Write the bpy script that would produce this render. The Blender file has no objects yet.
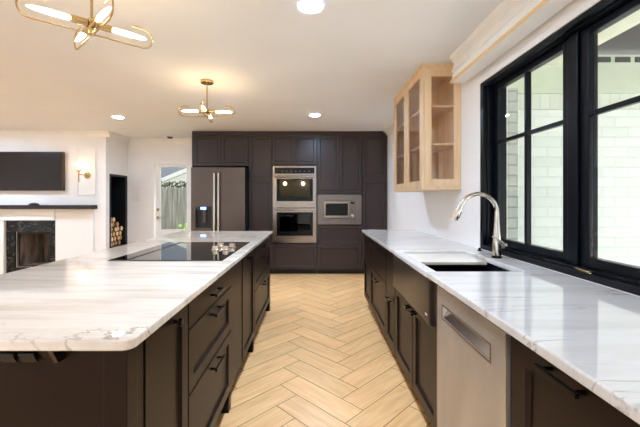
import bpy, bmesh, math, random
from mathutils import Vector, Matrix
random.seed(7)
S = bpy.context.scene
COL = S.collection
PI = math.pi

# ------------------------------------------------------------------ camera, world, exposure
cam_d = bpy.data.cameras.new('camera')
cam = bpy.data.objects.new('camera', cam_d)
COL.objects.link(cam)
cam.location = (0, 0, 1.285)
cam.rotation_euler = (PI / 2, 0, 0)
cam_d.sensor_width = 36.0
cam_d.lens = 345.0 / 640.0 * 36.0
cam_d.shift_x = 6.0 / 640
cam_d.shift_y = -14.5 / 640
cam_d.clip_start = 0.02
S.camera = cam

world = bpy.data.worlds.new('sky')
S.world = world
world.use_nodes = True
bg = world.node_tree.nodes['Background']
bg.inputs[0].default_value = (0.90, 0.96, 1.0, 1)
bg.inputs[1].default_value = 0.57

sun_d = bpy.data.lights.new('sun', 'SUN')
sun = bpy.data.objects.new('sun', sun_d)
COL.objects.link(sun)
sun_d.energy = 6.2
sun_d.angle = math.radians(1.5)
sun_d.color = (1.0, 0.97, 0.93)
sun.rotation_euler = Vector((-0.74, -0.12, -0.66)).to_track_quat('-Z', 'Y').to_euler()

S.view_settings.view_transform = 'Standard'
S.view_settings.look = 'None'
S.view_settings.gamma = 1
S.view_settings.use_curve_mapping = False
S.view_settings.exposure = 1.74
DOWNLIGHT = 165.0
SPOT = 42.0
BULB = 13.0
SCONCE = 8.0
S.cycles.max_bounces = 12
S.cycles.diffuse_bounces = 6
S.cycles.glossy_bounces = 6
S.cycles.transparent_max_bounces = 12
S.cycles.sample_clamp_indirect = 6.0

# ------------------------------------------------------------------ materials
def lin(c):
    def f(v):
        v /= 255.0
        return v / 12.92 if v <= 0.04045 else ((v + 0.055) / 1.055) ** 2.4
    return (f(c[0]), f(c[1]), f(c[2]), 1.0)

def mat(name, col, rough=0.5, metal=0.0, var=0.0, scale=8.0, stretch=(1, 1, 1), bump=0.0, bscale=40.0, spec=0.5, coat=0.0):
    """plain principled material whose colour varies a little by noise"""
    m = bpy.data.materials.new(name)
    m.use_nodes = True
    nt = m.node_tree
    p = nt.nodes['Principled BSDF']
    p.inputs['Base Color'].default_value = lin(col)
    p.inputs['Roughness'].default_value = rough
    p.inputs['Metallic'].default_value = metal
    p.inputs['Specular IOR Level'].default_value = spec
    p.inputs['Coat Weight'].default_value = coat
    tc = nt.nodes.new('ShaderNodeTexCoord')
    mp = nt.nodes.new('ShaderNodeMapping')
    mp.inputs['Scale'].default_value = stretch
    nt.links.new(tc.outputs['Object'], mp.inputs[0])
    if var > 0:
        n = nt.nodes.new('ShaderNodeTexNoise')
        n.inputs['Scale'].default_value = scale
        n.inputs['Detail'].default_value = 4
        nt.links.new(mp.outputs[0], n.inputs['Vector'])
        r = nt.nodes.new('ShaderNodeValToRGB')
        a = lin([max(0, v * (1 - var)) for v in col])
        b = lin([min(255, v * (1 + var)) for v in col])
        r.color_ramp.elements[0].color = a
        r.color_ramp.elements[0].position = 0.3
        r.color_ramp.elements[1].color = b
        r.color_ramp.elements[1].position = 0.7
        nt.links.new(n.outputs[0], r.inputs[0])
        nt.links.new(r.outputs[0], p.inputs['Base Color'])
    if bump > 0:
        n2 = nt.nodes.new('ShaderNodeTexNoise')
        n2.inputs['Scale'].default_value = bscale
        nt.links.new(mp.outputs[0], n2.inputs['Vector'])
        b_ = nt.nodes.new('ShaderNodeBump')
        b_.inputs['Strength'].default_value = bump
        b_.inputs['Distance'].default_value = 0.004
        nt.links.new(n2.outputs[0], b_.inputs['Height'])
        nt.links.new(b_.outputs[0], p.inputs['Normal'])
    return m

def emit(name, col, strength):
    m = bpy.data.materials.new(name)
    m.use_nodes = True
    nt = m.node_tree
    p = nt.nodes['Principled BSDF']
    p.inputs['Base Color'].default_value = lin(col)
    p.inputs['Emission Color'].default_value = lin(col)
    p.inputs['Emission Strength'].default_value = strength
    return m

def glass(name, tint=(250, 252, 252), refl=1.0):
    """thin pane: sharp Fresnel reflection over straight see-through"""
    m = bpy.data.materials.new(name)
    m.use_nodes = True
    nt = m.node_tree
    nt.nodes.remove(nt.nodes['Principled BSDF'])
    out = nt.nodes['Material Output']
    tr = nt.nodes.new('ShaderNodeBsdfTransparent')
    tr.inputs[0].default_value = lin(tint)
    gl = nt.nodes.new('ShaderNodeBsdfGlossy')
    gl.inputs['Roughness'].default_value = 0.0
    lw = nt.nodes.new('ShaderNodeLayerWeight')
    pw = nt.nodes.new('ShaderNodeMath')
    pw.operation = 'POWER'
    pw.inputs[1].default_value = 5.0
    nt.links.new(lw.outputs['Facing'], pw.inputs[0])
    mu = nt.nodes.new('ShaderNodeMath')
    mu.operation = 'MULTIPLY_ADD'
    mu.inputs[1].default_value = 0.95 * refl
    mu.inputs[2].default_value = 0.04 * refl
    mu.use_clamp = True
    nt.links.new(pw.outputs[0], mu.inputs[0])
    mx = nt.nodes.new('ShaderNodeMixShader')
    nt.links.new(mu.outputs[0], mx.inputs[0])
    nt.links.new(tr.outputs[0], mx.inputs[1])
    nt.links.new(gl.outputs[0], mx.inputs[2])
    nt.links.new(mx.outputs[0], out.inputs[0])
    return m

def marble(name, base, streak, vein, seed=0.0, dense=1.0):
    """polished stone: soft streaks along X, a few sharp wandering veins"""
    m = bpy.data.materials.new(name)
    m.use_nodes = True
    nt = m.node_tree
    L = nt.links
    p = nt.nodes['Principled BSDF']
    p.inputs['Roughness'].default_value = 0.02
    p.inputs['IOR'].default_value = 1.85
    tc = nt.nodes.new('ShaderNodeTexCoord')
    def mapped(sc, rot=0.0, off=0.0):
        mp = nt.nodes.new('ShaderNodeMapping')
        mp.inputs['Scale'].default_value = sc
        mp.inputs['Rotation'].default_value = (0, 0, rot)
        mp.inputs['Location'].default_value = (seed + off, seed * 1.7 + off, 0)
        L.new(tc.outputs['Object'], mp.inputs[0])
        return mp
    def noise(mp, scale, detail=5, dist=0.0, rough=0.55):
        n = nt.nodes.new('ShaderNodeTexNoise')
        n.inputs['Scale'].default_value = scale
        n.inputs['Detail'].default_value = detail
        n.inputs['Roughness'].default_value = rough
        n.inputs['Distortion'].default_value = dist
        L.new(mp.outputs[0], n.inputs['Vector'])
        return n
    def ramp(src, stops):
        r = nt.nodes.new('ShaderNodeValToRGB')
        e = r.color_ramp.elements
        e[0].position, e[0].color = stops[0][0], (stops[0][1],) * 3 + (1,)
        e[1].position, e[1].color = stops[1][0], (stops[1][1],) * 3 + (1,)
        for s in stops[2:]:
            k = e.new(s[0])
            k.color = (s[1],) * 3 + (1,)
        L.new(src, r.inputs[0])
        return r
    def mix(fac, a, b):
        x = nt.nodes.new('ShaderNodeMix')
        x.data_type = 'RGBA'
        L.new(fac, x.inputs['Factor'])
        if isinstance(a, tuple): x.inputs['A'].default_value = a
        else: L.new(a, x.inputs['A'])
        x.inputs['B'].default_value = b
        return x.outputs['Result']
    n1 = noise(mapped((0.8, 6.5, 1), 0.05), 1.6, 6, 0.35, 0.6)
    f1 = ramp(n1.outputs[0], [(0.47, 0.0), (0.70, 0.85 * dense)])
    c = mix(f1.outputs[0], lin(base), lin(streak))
    n2 = noise(mapped((0.9, 12.0, 1), -0.04, 3.1), 1.7, 6, 0.5, 0.6)
    f2 = ramp(n2.outputs[0], [(0.50, 0.0), (0.515, 0.0), (0.53, 0.36 * dense), (0.55, 0.0)])
    c = mix(f2.outputs[0], c, lin(streak))
    n3 = noise(mapped((0.55, 1.5, 1), 0.35, 7.7), 1.0, 7, 0.5, 0.62)
    f3 = ramp(n3.outputs[0], [(0.0, 0.0), (0.493, 0.0), (0.5, 0.6), (0.507, 0.0), (1.0, 0.0)])
    n4 = noise(mapped((1, 1, 1), 0, 5.0), 1.3, 2)
    f4 = ramp(n4.outputs[0], [(0.44, 0.0), (0.58, 1.0)])
    mu = nt.nodes.new('ShaderNodeMath')
    mu.operation = 'MULTIPLY'
    L.new(f3.outputs[0], mu.inputs[0])
    L.new(f4.outputs[0], mu.inputs[1])
    c = mix(mu.outputs[0], c, lin(vein))
    L.new(c, p.inputs['Base Color'])
    return m

def wood(name, a, b, axis=2, scale=3.0, rough=0.45):
    m = bpy.data.materials.new(name)
    m.use_nodes = True
    nt = m.node_tree
    p = nt.nodes['Principled BSDF']
    p.inputs['Roughness'].default_value = rough
    tc = nt.nodes.new('ShaderNodeTexCoord')
    mp = nt.nodes.new('ShaderNodeMapping')
    s = [9.0, 9.0, 9.0]
    s[axis] = 0.7
    mp.inputs['Scale'].default_value = s
    n = nt.nodes.new('ShaderNodeTexNoise')
    n.inputs['Scale'].default_value = scale
    n.inputs['Detail'].default_value = 6
    n.inputs['Distortion'].default_value = 0.4
    r = nt.nodes.new('ShaderNodeValToRGB')
    r.color_ramp.elements[0].position, r.color_ramp.elements[0].color = 0.3, lin(a)
    r.color_ramp.elements[1].position, r.color_ramp.elements[1].color = 0.7, lin(b)
    nt.links.new(tc.outputs['Object'], mp.inputs[0])
    nt.links.new(mp.outputs[0], n.inputs['Vector'])
    nt.links.new(n.outputs[0], r.inputs[0])
    nt.links.new(r.outputs[0], p.inputs['Base Color'])
    return m

def floor_material():
    m = bpy.data.materials.new('oak_look_tile')
    m.use_nodes = True
    nt = m.node_tree
    L = nt.links
    p = nt.nodes['Principled BSDF']
    p.inputs['Roughness'].default_value = 0.34
    uv = nt.nodes.new('ShaderNodeUVMap')
    uv.uv_map = 'grain'
    at = nt.nodes.new('ShaderNodeAttribute')
    at.attribute_name = 'tone'
    mp = nt.nodes.new('ShaderNodeMapping')
    mp.inputs['Scale'].default_value = (1.6, 16, 1)
    L.new(uv.outputs[0], mp.inputs[0])
    n = nt.nodes.new('ShaderNodeTexNoise')
    n.inputs['Scale'].default_value = 2.0
    n.inputs['Detail'].default_value = 7
    n.inputs['Distortion'].default_value = 0.7
    L.new(mp.outputs[0], n.inputs['Vector'])
    r = nt.nodes.new('ShaderNodeValToRGB')
    r.color_ramp.elements[0].position, r.color_ramp.elements[0].color = 0.28, lin((226, 172, 114))
    r.color_ramp.elements[1].position, r.color_ramp.elements[1].color = 0.62, lin((244, 198, 142))
    L.new(n.outputs[0], r.inputs[0])
    hs = nt.nodes.new('ShaderNodeHueSaturation')
    L.new(r.outputs[0], hs.inputs['Color'])
    ma = nt.nodes.new('ShaderNodeMapRange')
    ma.inputs['To Min'].default_value = 0.92
    ma.inputs['To Max'].default_value = 1.07
    L.new(at.outputs['Fac'], ma.inputs['Value'])
    L.new(ma.outputs[0], hs.inputs['Value'])
    L.new(hs.outputs[0], p.inputs['Base Color'])
    return m

def brick_material(name, col, mortar, bw, bh, mw=0.008, axes='xz', offset=0.5, off=(0, 0)):
    m = bpy.data.materials.new(name)
    m.use_nodes = True
    nt = m.node_tree
    L = nt.links
    p = nt.nodes['Principled BSDF']
    p.inputs['Roughness'].default_value = 0.6
    tc = nt.nodes.new('ShaderNodeTexCoord')
    sp = nt.nodes.new('ShaderNodeSeparateXYZ')
    cb = nt.nodes.new('ShaderNodeCombineXYZ')
    L.new(tc.outputs['Object'], sp.inputs[0])
    for k, a in enumerate(axes):
        ad = nt.nodes.new('ShaderNodeMath')
        ad.operation = 'ADD'
        ad.inputs[1].default_value = off[k]
        L.new(sp.outputs['xyz'.index(a)], ad.inputs[0])
        L.new(ad.outputs[0], cb.inputs[k])
    b = nt.nodes.new('ShaderNodeTexBrick')
    b.offset = offset
    b.inputs['Color1'].default_value = lin(col)
    b.inputs['Color2'].default_value = lin([v * 0.965 for v in col])
    b.inputs['Mortar'].default_value = lin(mortar)
    b.inputs['Scale'].default_value = 1.0
    b.inputs['Mortar Size'].default_value = mw
    b.inputs['Mortar Smooth'].default_value = 0.3
    b.inputs['Brick Width'].default_value = bw
    b.inputs['Row Height'].default_value = bh
    L.new(cb.outputs[0], b.inputs['Vector'])
    L.new(b.outputs['Color'], p.inputs['Base Color'])
    bu = nt.nodes.new('ShaderNodeBump')
    bu.inputs['Strength'].default_value = 0.5
    bu.inputs['Distance'].default_value = 0.006
    bu.invert = True
    L.new(b.outputs['Fac'], bu.inputs['Height'])
    L.new(bu.outputs[0], p.inputs['Normal'])
    return m

def marbled_black():
    m = bpy.data.materials.new('black_veined_marble')
    m.use_nodes = True
    nt = m.node_tree
    L = nt.links
    p = nt.nodes['Principled BSDF']
    p.inputs['Roughness'].default_value = 0.2
    p.inputs['Specular IOR Level'].default_value = 0.25
    tc = nt.nodes.new('ShaderNodeTexCoord')
    n = nt.nodes.new('ShaderNodeTexNoise')
    n.inputs['Scale'].default_value = 9
    n.inputs['Detail'].default_value = 8
    n.inputs['Distortion'].default_value = 1.6
    L.new(tc.outputs['Object'], n.inputs['Vector'])
    r = nt.nodes.new('ShaderNodeValToRGB')
    e = r.color_ramp.elements
    e[0].position, e[0].color = 0.0, lin((17, 15, 15))
    e[1].position, e[1].color = 1.0, lin((40, 35, 33))
    for pos, c in ((0.56, (19, 17, 17)), (0.585, (110, 102, 96)), (0.61, (19, 17, 17))):
        k = e.new(pos)
        k.color = lin(c)
    L.new(n.outputs[0], r.inputs[0])
    L.new(r.outputs[0], p.inputs['Base Color'])
    return m

M = {}
M['wall'] = mat('wall_paint', (243, 240, 238), 0.6, var=0.012, scale=2.0)
M['ceil'] = mat('ceiling_paint', (236, 238, 241), 0.7, var=0.01, scale=1.5)
M['trim'] = mat('white_trim_paint', (244, 242, 239), 0.4, var=0.01)
M['grout'] = mat('floor_grout', (100, 68, 42), 0.8, var=0.05)
M['floor'] = floor_material()
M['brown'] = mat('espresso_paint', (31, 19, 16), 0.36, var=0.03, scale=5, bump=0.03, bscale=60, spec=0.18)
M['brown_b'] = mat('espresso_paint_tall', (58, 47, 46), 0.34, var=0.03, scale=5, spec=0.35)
M['toe'] = mat('toe_kick_black', (26, 22, 21), 0.5, var=0.05)
M['pull'] = mat('dark_bronze', (34, 28, 27), 0.28, 0.85, var=0.05)
M['steel'] = mat('brushed_steel', (158, 146, 138), 0.27, 1.0, var=0.035, scale=14, stretch=(1, 1, 30))
M['steel_v'] = mat('brushed_steel_door', (184, 180, 179), 0.34, 0.7, var=0.06, scale=3.0, stretch=(2, 2, 0.7))
M['steel_m'] = mat('microwave_trim_steel', (128, 118, 112), 0.34, 0.8, var=0.03, scale=6)
M['steel_d'] = mat('dark_slate_steel', (98, 89, 85), 0.36, 0.9, var=0.03, scale=4)
M['chrome'] = mat('satin_nickel', (206, 198, 190), 0.16, 1.0, var=0.02)
M['brass'] = mat('brushed_brass', (188, 164, 120), 0.26, 1.0, var=0.04, scale=20)
M['blackglass'] = mat('black_ceramic_glass', (14, 13, 14), 0.03, var=0.05, spec=0.6, coat=0.4)
M['blackmask'] = mat('black_enamel_mask', (15, 14, 14), 0.2, var=0.05, spec=0.2)
M['blackplastic'] = mat('black_plastic', (22, 20, 21), 0.4, var=0.05)
M['sink'] = mat('black_composite', (24, 26, 36), 0.35, var=0.08, scale=80)
M['apron'] = mat('dark_apron_front', (48, 38, 34), 0.28, var=0.05, scale=30)
M['maple'] = wood('natural_maple', (218, 184, 144), (234, 204, 166), 2, 2.0)
M['edge_yellow'] = wood('yellow_edge_grain', (226, 188, 132), (238, 204, 152), 1, 2.0)
M['mantel'] = wood('dark_mantel_wood', (32, 23, 19), (46, 34, 28), 0, 3.0, 0.6)
M['marble'] = marble('island_quartzite', (238, 230, 220), (194, 180, 164), (96, 84, 72), 0.0, 0.85)
M['marble_r'] = marble('counter_quartzite', (222, 219, 217), (196, 190, 185), (112, 104, 98), 4.3, 0.7)
M['glass'] = glass('clear_pane')
M['glass_cab'] = glass('cabinet_pane', (250, 248, 246), 1.0)
M['glass_oven'] = glass('smoked_oven_glass', (214, 208, 196), 0.3)
M['glass_dark'] = glass('dark_oven_glass', (44, 42, 42), 0.4)
M['glass_bulb'] = glass('bulb_glass', (255, 250, 240), 0.5)
M['winblack'] = mat('black_window_paint', (6, 10, 18), 0.32, var=0.05, scale=10, spec=0.2)
M['screen'] = mat('dark_screen', (44, 36, 34), 0.3, var=0.03, spec=0.25)
M['bezel'] = mat('bronze_bezel', (92, 72, 58), 0.35, 0.4, var=0.05)
M['niche'] = mat('black_sheet_metal', (12, 11, 12), 0.5, var=0.1)
M['firebrick'] = mat('sooty_firebrick', (100, 86, 76), 0.9, var=0.45, scale=6, stretch=(2.5, 2.5, 0.5))
M['black_marble'] = marbled_black()
M['brick'] = brick_material('white_painted_brick', (222, 229, 226), (210, 218, 214), 0.235, 0.087, 0.007, 'xz')
M['soldier'] = brick_material('white_painted_soldier_brick', (206, 213, 203), (191, 199, 190), 0.087, 0.4, 0.007, 'xz', 0.0)
M['brick_shaded'] = brick_material('shaded_white_brick', (168, 176, 172), (140, 146, 142), 0.22, 0.087, 0.008, 'xz')  # white brick in a darker tone: the pier's blocked light put into colour
M['frieze'] = mat('painted_frieze_board', (190, 199, 181), 0.55, var=0.02)
M['porch'] = mat('dark_porch_boards', (58, 58, 61), 0.6, var=0.12, scale=3, stretch=(9, 0.6, 1))
M['beam'] = mat('painted_porch_beam', (206, 206, 188), 0.6, var=0.05, scale=6)
M['concrete'] = mat('patio_concrete', (206, 204, 198), 0.8, var=0.04, scale=4)
M['lawn'] = mat('lawn_green', (84, 92, 66), 0.9, var=0.2, scale=3)
M['fence'] = wood('weathered_fence_wood', (112, 108, 104), (172, 167, 160), 2, 2.2, 0.8)
M['roofing'] = mat('grey_roof_shingle', (56, 61, 72), 0.8, var=0.15, scale=12, stretch=(1, 6, 1))
M['fascia'] = mat('house_white_paint', (236, 232, 226), 0.6, var=0.02)
M['bark'] = mat('log_bark', (112, 82, 56), 0.9, var=0.2, scale=14)
M['logends'] = [mat('log_end_%d' % k, c, 0.8, var=0.08, scale=25) for k, c in
                enumerate(((236, 200, 152), (222, 180, 130), (244, 214, 172), (204, 160, 112)))]
M['leaf'] = mat('bright_weed_leaf', (120, 158, 60), 0.7, var=0.2, scale=14)
M['hedge'] = mat('hedge_leaf', (44, 54, 34), 0.8, var=0.25, scale=4)
M['switch'] = mat('white_switch_plastic', (238, 231, 224), 0.35, var=0.01)
M['rim'] = mat('pale_grey_rim', (206, 202, 198), 0.3, var=0.02)
M['board'] = mat('pale_board', (226, 219, 208), 0.28, var=0.03, scale=3)
M['white_ink'] = mat('white_print', (220, 216, 210), 0.5, var=0.01)
M['downlight'] = emit('downlight_lens', (188, 219, 255), DOWNLIGHT)
M['filament'] = emit('warm_filament', (255, 222, 168), BULB)
M['flame_bulb'] = emit('sconce_bulb', (255, 208, 140), SCONCE)
M['display'] = emit('blue_display', (120, 168, 255), 1.2)
M['oven_disc'] = emit('oven_disc', (255, 246, 214), 9.0)
M['oven_int'] = mat('oven_enamel', (182, 178, 170), 0.5, var=0.05)

# ------------------------------------------------------------------ mesh builder
WORLD = {}
class MB:
    def __init__(self):
        self.bm = bmesh.new()
        self.sharp = 40
    def _faces(self, fs, mi):
        for f in fs:
            f.material_index = mi
    def box(self, x0, x1, y0, y1, z0, z1, mi=0):
        if x0 > x1: x0, x1 = x1, x0
        if y0 > y1: y0, y1 = y1, y0
        if z0 > z1: z0, z1 = z1, z0
        v = [self.bm.verts.new(p) for p in ((x0, y0, z0), (x1, y0, z0), (x1, y1, z0), (x0, y1, z0),
                                            (x0, y0, z1), (x1, y0, z1), (x1, y1, z1), (x0, y1, z1))]
        fs = [self.bm.faces.new([v[i] for i in q]) for q in
              ((3, 2, 1, 0), (4, 5, 6, 7), (0, 1, 5, 4), (1, 2, 6, 5), (2, 3, 7, 6), (3, 0, 4, 7))]
        self._faces(fs, mi)
        return self
    def prism(self, pts, d, mi=0):
        """polygon of 3-D points swept by vector d"""
        d = Vector(d)
        a = [self.bm.verts.new(p) for p in pts]
        b = [self.bm.verts.new(Vector(p) + d) for p in pts]
        n = len(pts)
        fs = [self.bm.faces.new(a[::-1]), self.bm.faces.new(b)]
        for i in range(n):
            fs.append(self.bm.faces.new((a[i], a[(i + 1) % n], b[(i + 1) % n], b[i])))
        self._faces(fs, mi)
        return self
    def ring(self, c, t, nrm, r, seg):
        t = Vector(t).normalized()
        n = (Vector(nrm) - t * t.dot(Vector(nrm))).normalized()
        b = t.cross(n)
        return [self.bm.verts.new(Vector(c) + (n * math.cos(2 * PI * k / seg) + b * math.sin(2 * PI * k / seg)) * r) for k in range(seg)]
    def skin(self, rings, caps=True, closed=False, mi=0):
        fs = []
        n = len(rings)
        seg = len(rings[0])
        for i in range(n if closed else n - 1):
            A, B = rings[i], rings[(i + 1) % n]
            for k in range(seg):
                fs.append(self.bm.faces.new((A[k], A[(k + 1) % seg], B[(k + 1) % seg], B[k])))
        if caps and not closed:
            fs.append(self.bm.faces.new(rings[0][::-1]))
            fs.append(self.bm.faces.new(rings[-1]))
        self._faces(fs, mi)
        return self
    def cyl(self, p0, p1, r0, r1=None, seg=16, mi=0):
        p0, p1 = Vector(p0), Vector(p1)
        t = p1 - p0
        nn = Vector((0, 0, 1)) if abs(t.normalized().z) < 0.9 else Vector((1, 0, 0))
        return self.skin([self.ring(p0, t, nn, r0, seg), self.ring(p1, t, nn, r0 if r1 is None else r1, seg)], mi=mi)
    def lathe(self, prof, c, axis=(0, 0, 1), seg=24, mi=0):
        """prof: (radius, distance along the axis)"""
        c, a = Vector(c), Vector(axis).normalized()
        nn = Vector((0, 0, 1)) if abs(a.z) < 0.9 else Vector((1, 0, 0))
        return self.skin([self.ring(c + a * h, a, nn, max(r, 1e-4), seg) for r, h in prof], mi=mi)
    def tube(self, pts, r, seg=10, closed=False, up=None, mi=0):
        pts = [Vector(p) for p in pts]
        n = len(pts)
        rings = []
        prev = None
        for i in range(n):
            if closed:
                t = pts[(i + 1) % n] - pts[i - 1]
            else:
                t = pts[min(i + 1, n - 1)] - pts[max(i - 1, 0)]
            t.normalize()
            if up is not None:
                nn = Vector(up)
            elif prev is None:
                nn = Vector((0, 0, 1)) if abs(t.z) < 0.9 else Vector((1, 0, 0))
            else:
                nn = prev
            nn = (nn - t * t.dot(nn)).normalized()
            prev = nn
            rr = r[i] if isinstance(r, (list, tuple)) else r
            rings.append(self.ring(pts[i], t, nn, rr, seg))
        return self.skin(rings, closed=closed, mi=mi)
    def bounds(self):
        xs = [v.co for v in self.bm.verts]
        lo = Vector([min(v[i] for v in xs) for i in range(3)])
        hi = Vector([max(v[i] for v in xs) for i in range(3)])
        return lo, hi
    def build(self, name, mats, parent=None, bevel=0.0, smooth=False, label=None, segs=2):
        bm = self.bm
        bmesh.ops.recalc_face_normals(bm, faces=bm.faces[:])
        lo, hi = self.bounds()
        o_w = (lo + hi) / 2
        if parent is None:
            o_w.z = lo.z
        for v in bm.verts:
            v.co -= o_w
        me = bpy.data.meshes.new(name)
        bm.to_mesh(me)
        bm.free()
        if not isinstance(mats, (list, tuple)):
            mats = [mats]
        for m in mats:
            me.materials.append(m)
        if smooth:
            me.shade_smooth()
            me.set_sharp_from_angle(angle=math.radians(self.sharp))
        ob = bpy.data.objects.new(name, me)
        COL.objects.link(ob)
        WORLD[ob.name] = o_w.copy()
        if parent is not None:
            ob.parent = parent
            ob.location = o_w - WORLD[parent.name]
        else:
            ob.location = o_w
        if bevel > 0:
            b = ob.modifiers.new('edge', 'BEVEL')
            b.width = bevel
            b.segments = segs
            b.limit_method = 'ANGLE'
            b.angle_limit = math.radians(35)
        if label:
            ob['label'] = label
        return ob

def thing(name, label, cat, loc, group=None):
    o = bpy.data.objects.new(name, None)
    COL.objects.link(o)
    o.empty_display_size = 0.1
    o.location = loc
    WORLD[o.name] = Vector(loc)
    return tag(o, label, cat, group)

def tag(o, label, cat, group=None):
    o['label'] = label
    o['category'] = cat
    if group:
        o['group'] = group
    return o

def struct(o):
    o['kind'] = 'structure'
    return o

def sempty(name, loc):
    o = bpy.data.objects.new(name, None)
    COL.objects.link(o)
    o.location = loc
    WORLD[o.name] = Vector(loc)
    return struct(o)

def dup(root, delta, label=None, group=None):
    r = root.copy()
    COL.objects.link(r)
    r.location = Vector(root.location) + Vector(delta)
    WORLD[r.name] = Vector(r.location)
    if label: r['label'] = label
    if group: r['group'] = group
    for ch in list(root.children):
        c = ch.copy()
        COL.objects.link(c)
        c.parent = r
        for g in ch.children:
            d = g.copy()
            COL.objects.link(d)
            d.parent = c
    return r

# faces: (u along the run, d out of the face, v up) -> world
def face(kind, P):
    if kind == '-y': return lambda u, d, v: (u, P - d, v)
    if kind == '+x': return lambda u, d, v: (P + d, u, v)
    if kind == '-x': return lambda u, d, v: (P - d, u, v)

def fbox(mb, F, u0, u1, d0, d1, v0, v1, mi=0):
    a, b = F(u0, d0, v0), F(u1, d1, v1)
    return mb.box(a[0], b[0], a[1], b[1], a[2], b[2], mi)

def shaker(mb, F, u0, u1, v0, v1, th=0.02, fw=0.057, rec=0.012, mi=0, open_=False):
    """front with a raised frame and a recessed flat panel (or an open middle)"""
    bm = mb.bm
    def ringv(i, d):
        return [bm.verts.new(F(u, d, v)) for u, v in ((u0 + i, v0 + i), (u1 - i, v0 + i), (u1 - i, v1 - i), (u0 + i, v1 - i))]
    o_b, o_f = ringv(0, -th), ringv(0, -0.0015)
    o_t = ringv(0.0015, 0)
    i_t = ringv(fw, 0)
    fs = []
    def band(A, B):
        for k in range(4):
            fs.append(bm.faces.new((A[k], A[(k + 1) % 4], B[(k + 1) % 4], B[k])))
    band(o_b, o_f); band(o_f, o_t); band(o_t, i_t)
    if open_:
        i_b = ringv(fw, -th)
        band(i_t, i_b); band(i_b, o_b)
    else:
        i_r = ringv(fw + 0.009, -rec)
        band(i_t, i_r)
        fs.append(bm.faces.new(i_r))
        fs.append(bm.faces.new(o_b[::-1]))
    mb._faces(fs, mi)
    return mb

def bar_pull(F, u, v, length, parent, horizontal=True, out=0.032):
    mb = MB()
    h = length / 2
    if horizontal:
        fbox(mb, F, u - h, u + h, out - 0.006, out + 0.006, v - 0.006, v + 0.006)
        for s in (-1, 1):
            c = u + s * (h - 0.018)
            mb.cyl(F(c, 0.0, v), F(c, out - 0.004, v), 0.0065, 0.005, 10)
    else:
        fbox(mb, F, u - 0.005, u + 0.005, out - 0.005, out + 0.005, v - h, v + h)
        for s in (-1, 1):
            c = v + s * (h - 0.018)
            mb.cyl(F(u, 0.0, c), F(u, out - 0.004, c), 0.0065, 0.005, 10)
    return mb.build('handle', M['pull'], parent, bevel=0.0015)

def knob(F, u, v, parent, r=0.014):
    mb = MB()
    a = Vector(F(u, 1, v)) - Vector(F(u, 0, v))
    mb.lathe([(r * 0.6, 0.0), (r * 0.42, 0.004), (r * 0.42, 0.014), (r, 0.019), (r, 0.026), (r * 0.7, 0.030)], F(u, 0, v), a, 16)
    return mb.build('knob', M['pull'], parent, smooth=True)

# ------------------------------------------------------------------ room shell
XW, XL, YB, YT, YD, ZC = 1.25, -7.0, -3.0, 5.90, 6.60, 2.44
XN = -3.56                                    # side of the chimney breast

def herringbone():
    mb = MB()
    bm = mb.bm
    mb.box(XL, XW, YB, YD + 0.05, -0.06, -0.004, 1)
    for f in bm.faces: f.material_index = 1
    tone = bm.faces.layers.float.new('tone')
    uvl = bm.loops.layers.uv.new('grain')
    w, Lp, g = 0.1715, 0.582, 0.0042
    r2 = math.sqrt(2)
    X0, Y0 = 0.300, 2.387 - (w + Lp) / r2
    rnd = random.Random(3)
    bx0, bx1, by0, by1 = XL, XW, YB, YD
    for j in range(-10, 11):
        for k in range(-45, 46):
            for typ in (0, 1):
                if typ == 0: r = (k * w, k * w + Lp, k * w, (k + 1) * w)
                else: r = (k * w, (k + 1) * w, (k + 1) * w, (k + 1) * w + Lp)
                a0, a1, b0, b1 = r[0] + j * Lp + g / 2, r[1] + j * Lp - g / 2, r[2] - j * Lp + g / 2, r[3] - j * Lp - g / 2
                q = [(a0, b0), (a1, b0), (a1, b1), (a0, b1)]
                pts = [((u - v) / r2 + X0, (u + v) / r2 + Y0) for u, v in q]
                if max(p[0] for p in pts) < bx0 + 0.02 or min(p[0] for p in pts) > bx1 - 0.02: continue
                if max(p[1] for p in pts) < by0 + 0.02 or min(p[1] for p in pts) > by1 - 0.02: continue
                t = rnd.random()
                ou, ov = rnd.random() * 20, rnd.random() * 20
                vs = [bm.verts.new((min(max(x, bx0), bx1), min(max(y, by0), by1), 0.0)) for x, y in pts]
                try:
                    f = bm.faces.new(vs)
                except ValueError:
                    continue
                f[tone] = t
                f.material_index = 0
                for lp, (u, v) in zip(f.loops, q):
                    lp[uvl].uv = (u - a0 + ou, v - b0 + ov) if typ == 0 else (v - b0 + ou, u - a0 + ov)
    return struct(mb.build('floor', [M['floor'], M['grout']]))
herringbone()

mb = MB(); mb.box(XL - 0.2, XW + 0.2, YB - 0.2, YD + 0.2, ZC, ZC + 0.12)
struct(mb.build('ceiling', M['ceil']))

WY0, WY1, WZ0, WZ1 = 0.89, 2.587, 0.912, 2.15       # window over the counter
mb = MB()
mb.box(XW, XW + 0.2, YB, WY0, 0, ZC)
mb.box(XW, XW + 0.2, WY1, YD + 0.2, 0, ZC)
mb.box(XW, XW + 0.2, WY0, WY1, 0, WZ0)
mb.box(XW, XW + 0.2, WY0, WY1, WZ1, ZC)
struct(mb.build('wall_right', M['wall']))

# wall at the back, behind the tall cabinets, with the garden door opening
DX0, DX1, DZ = -3.07, -2.32, 1.965
mb = MB()
mb.box(XN, DX0, YD, YD + 0.2, 0, ZC)
mb.box(DX1, XW, YD, YD + 0.2, 0, ZC)
mb.box(DX0, DX1, YD, YD + 0.2, DZ, ZC)
struct(mb.build('wall_back', M['wall']))

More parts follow.
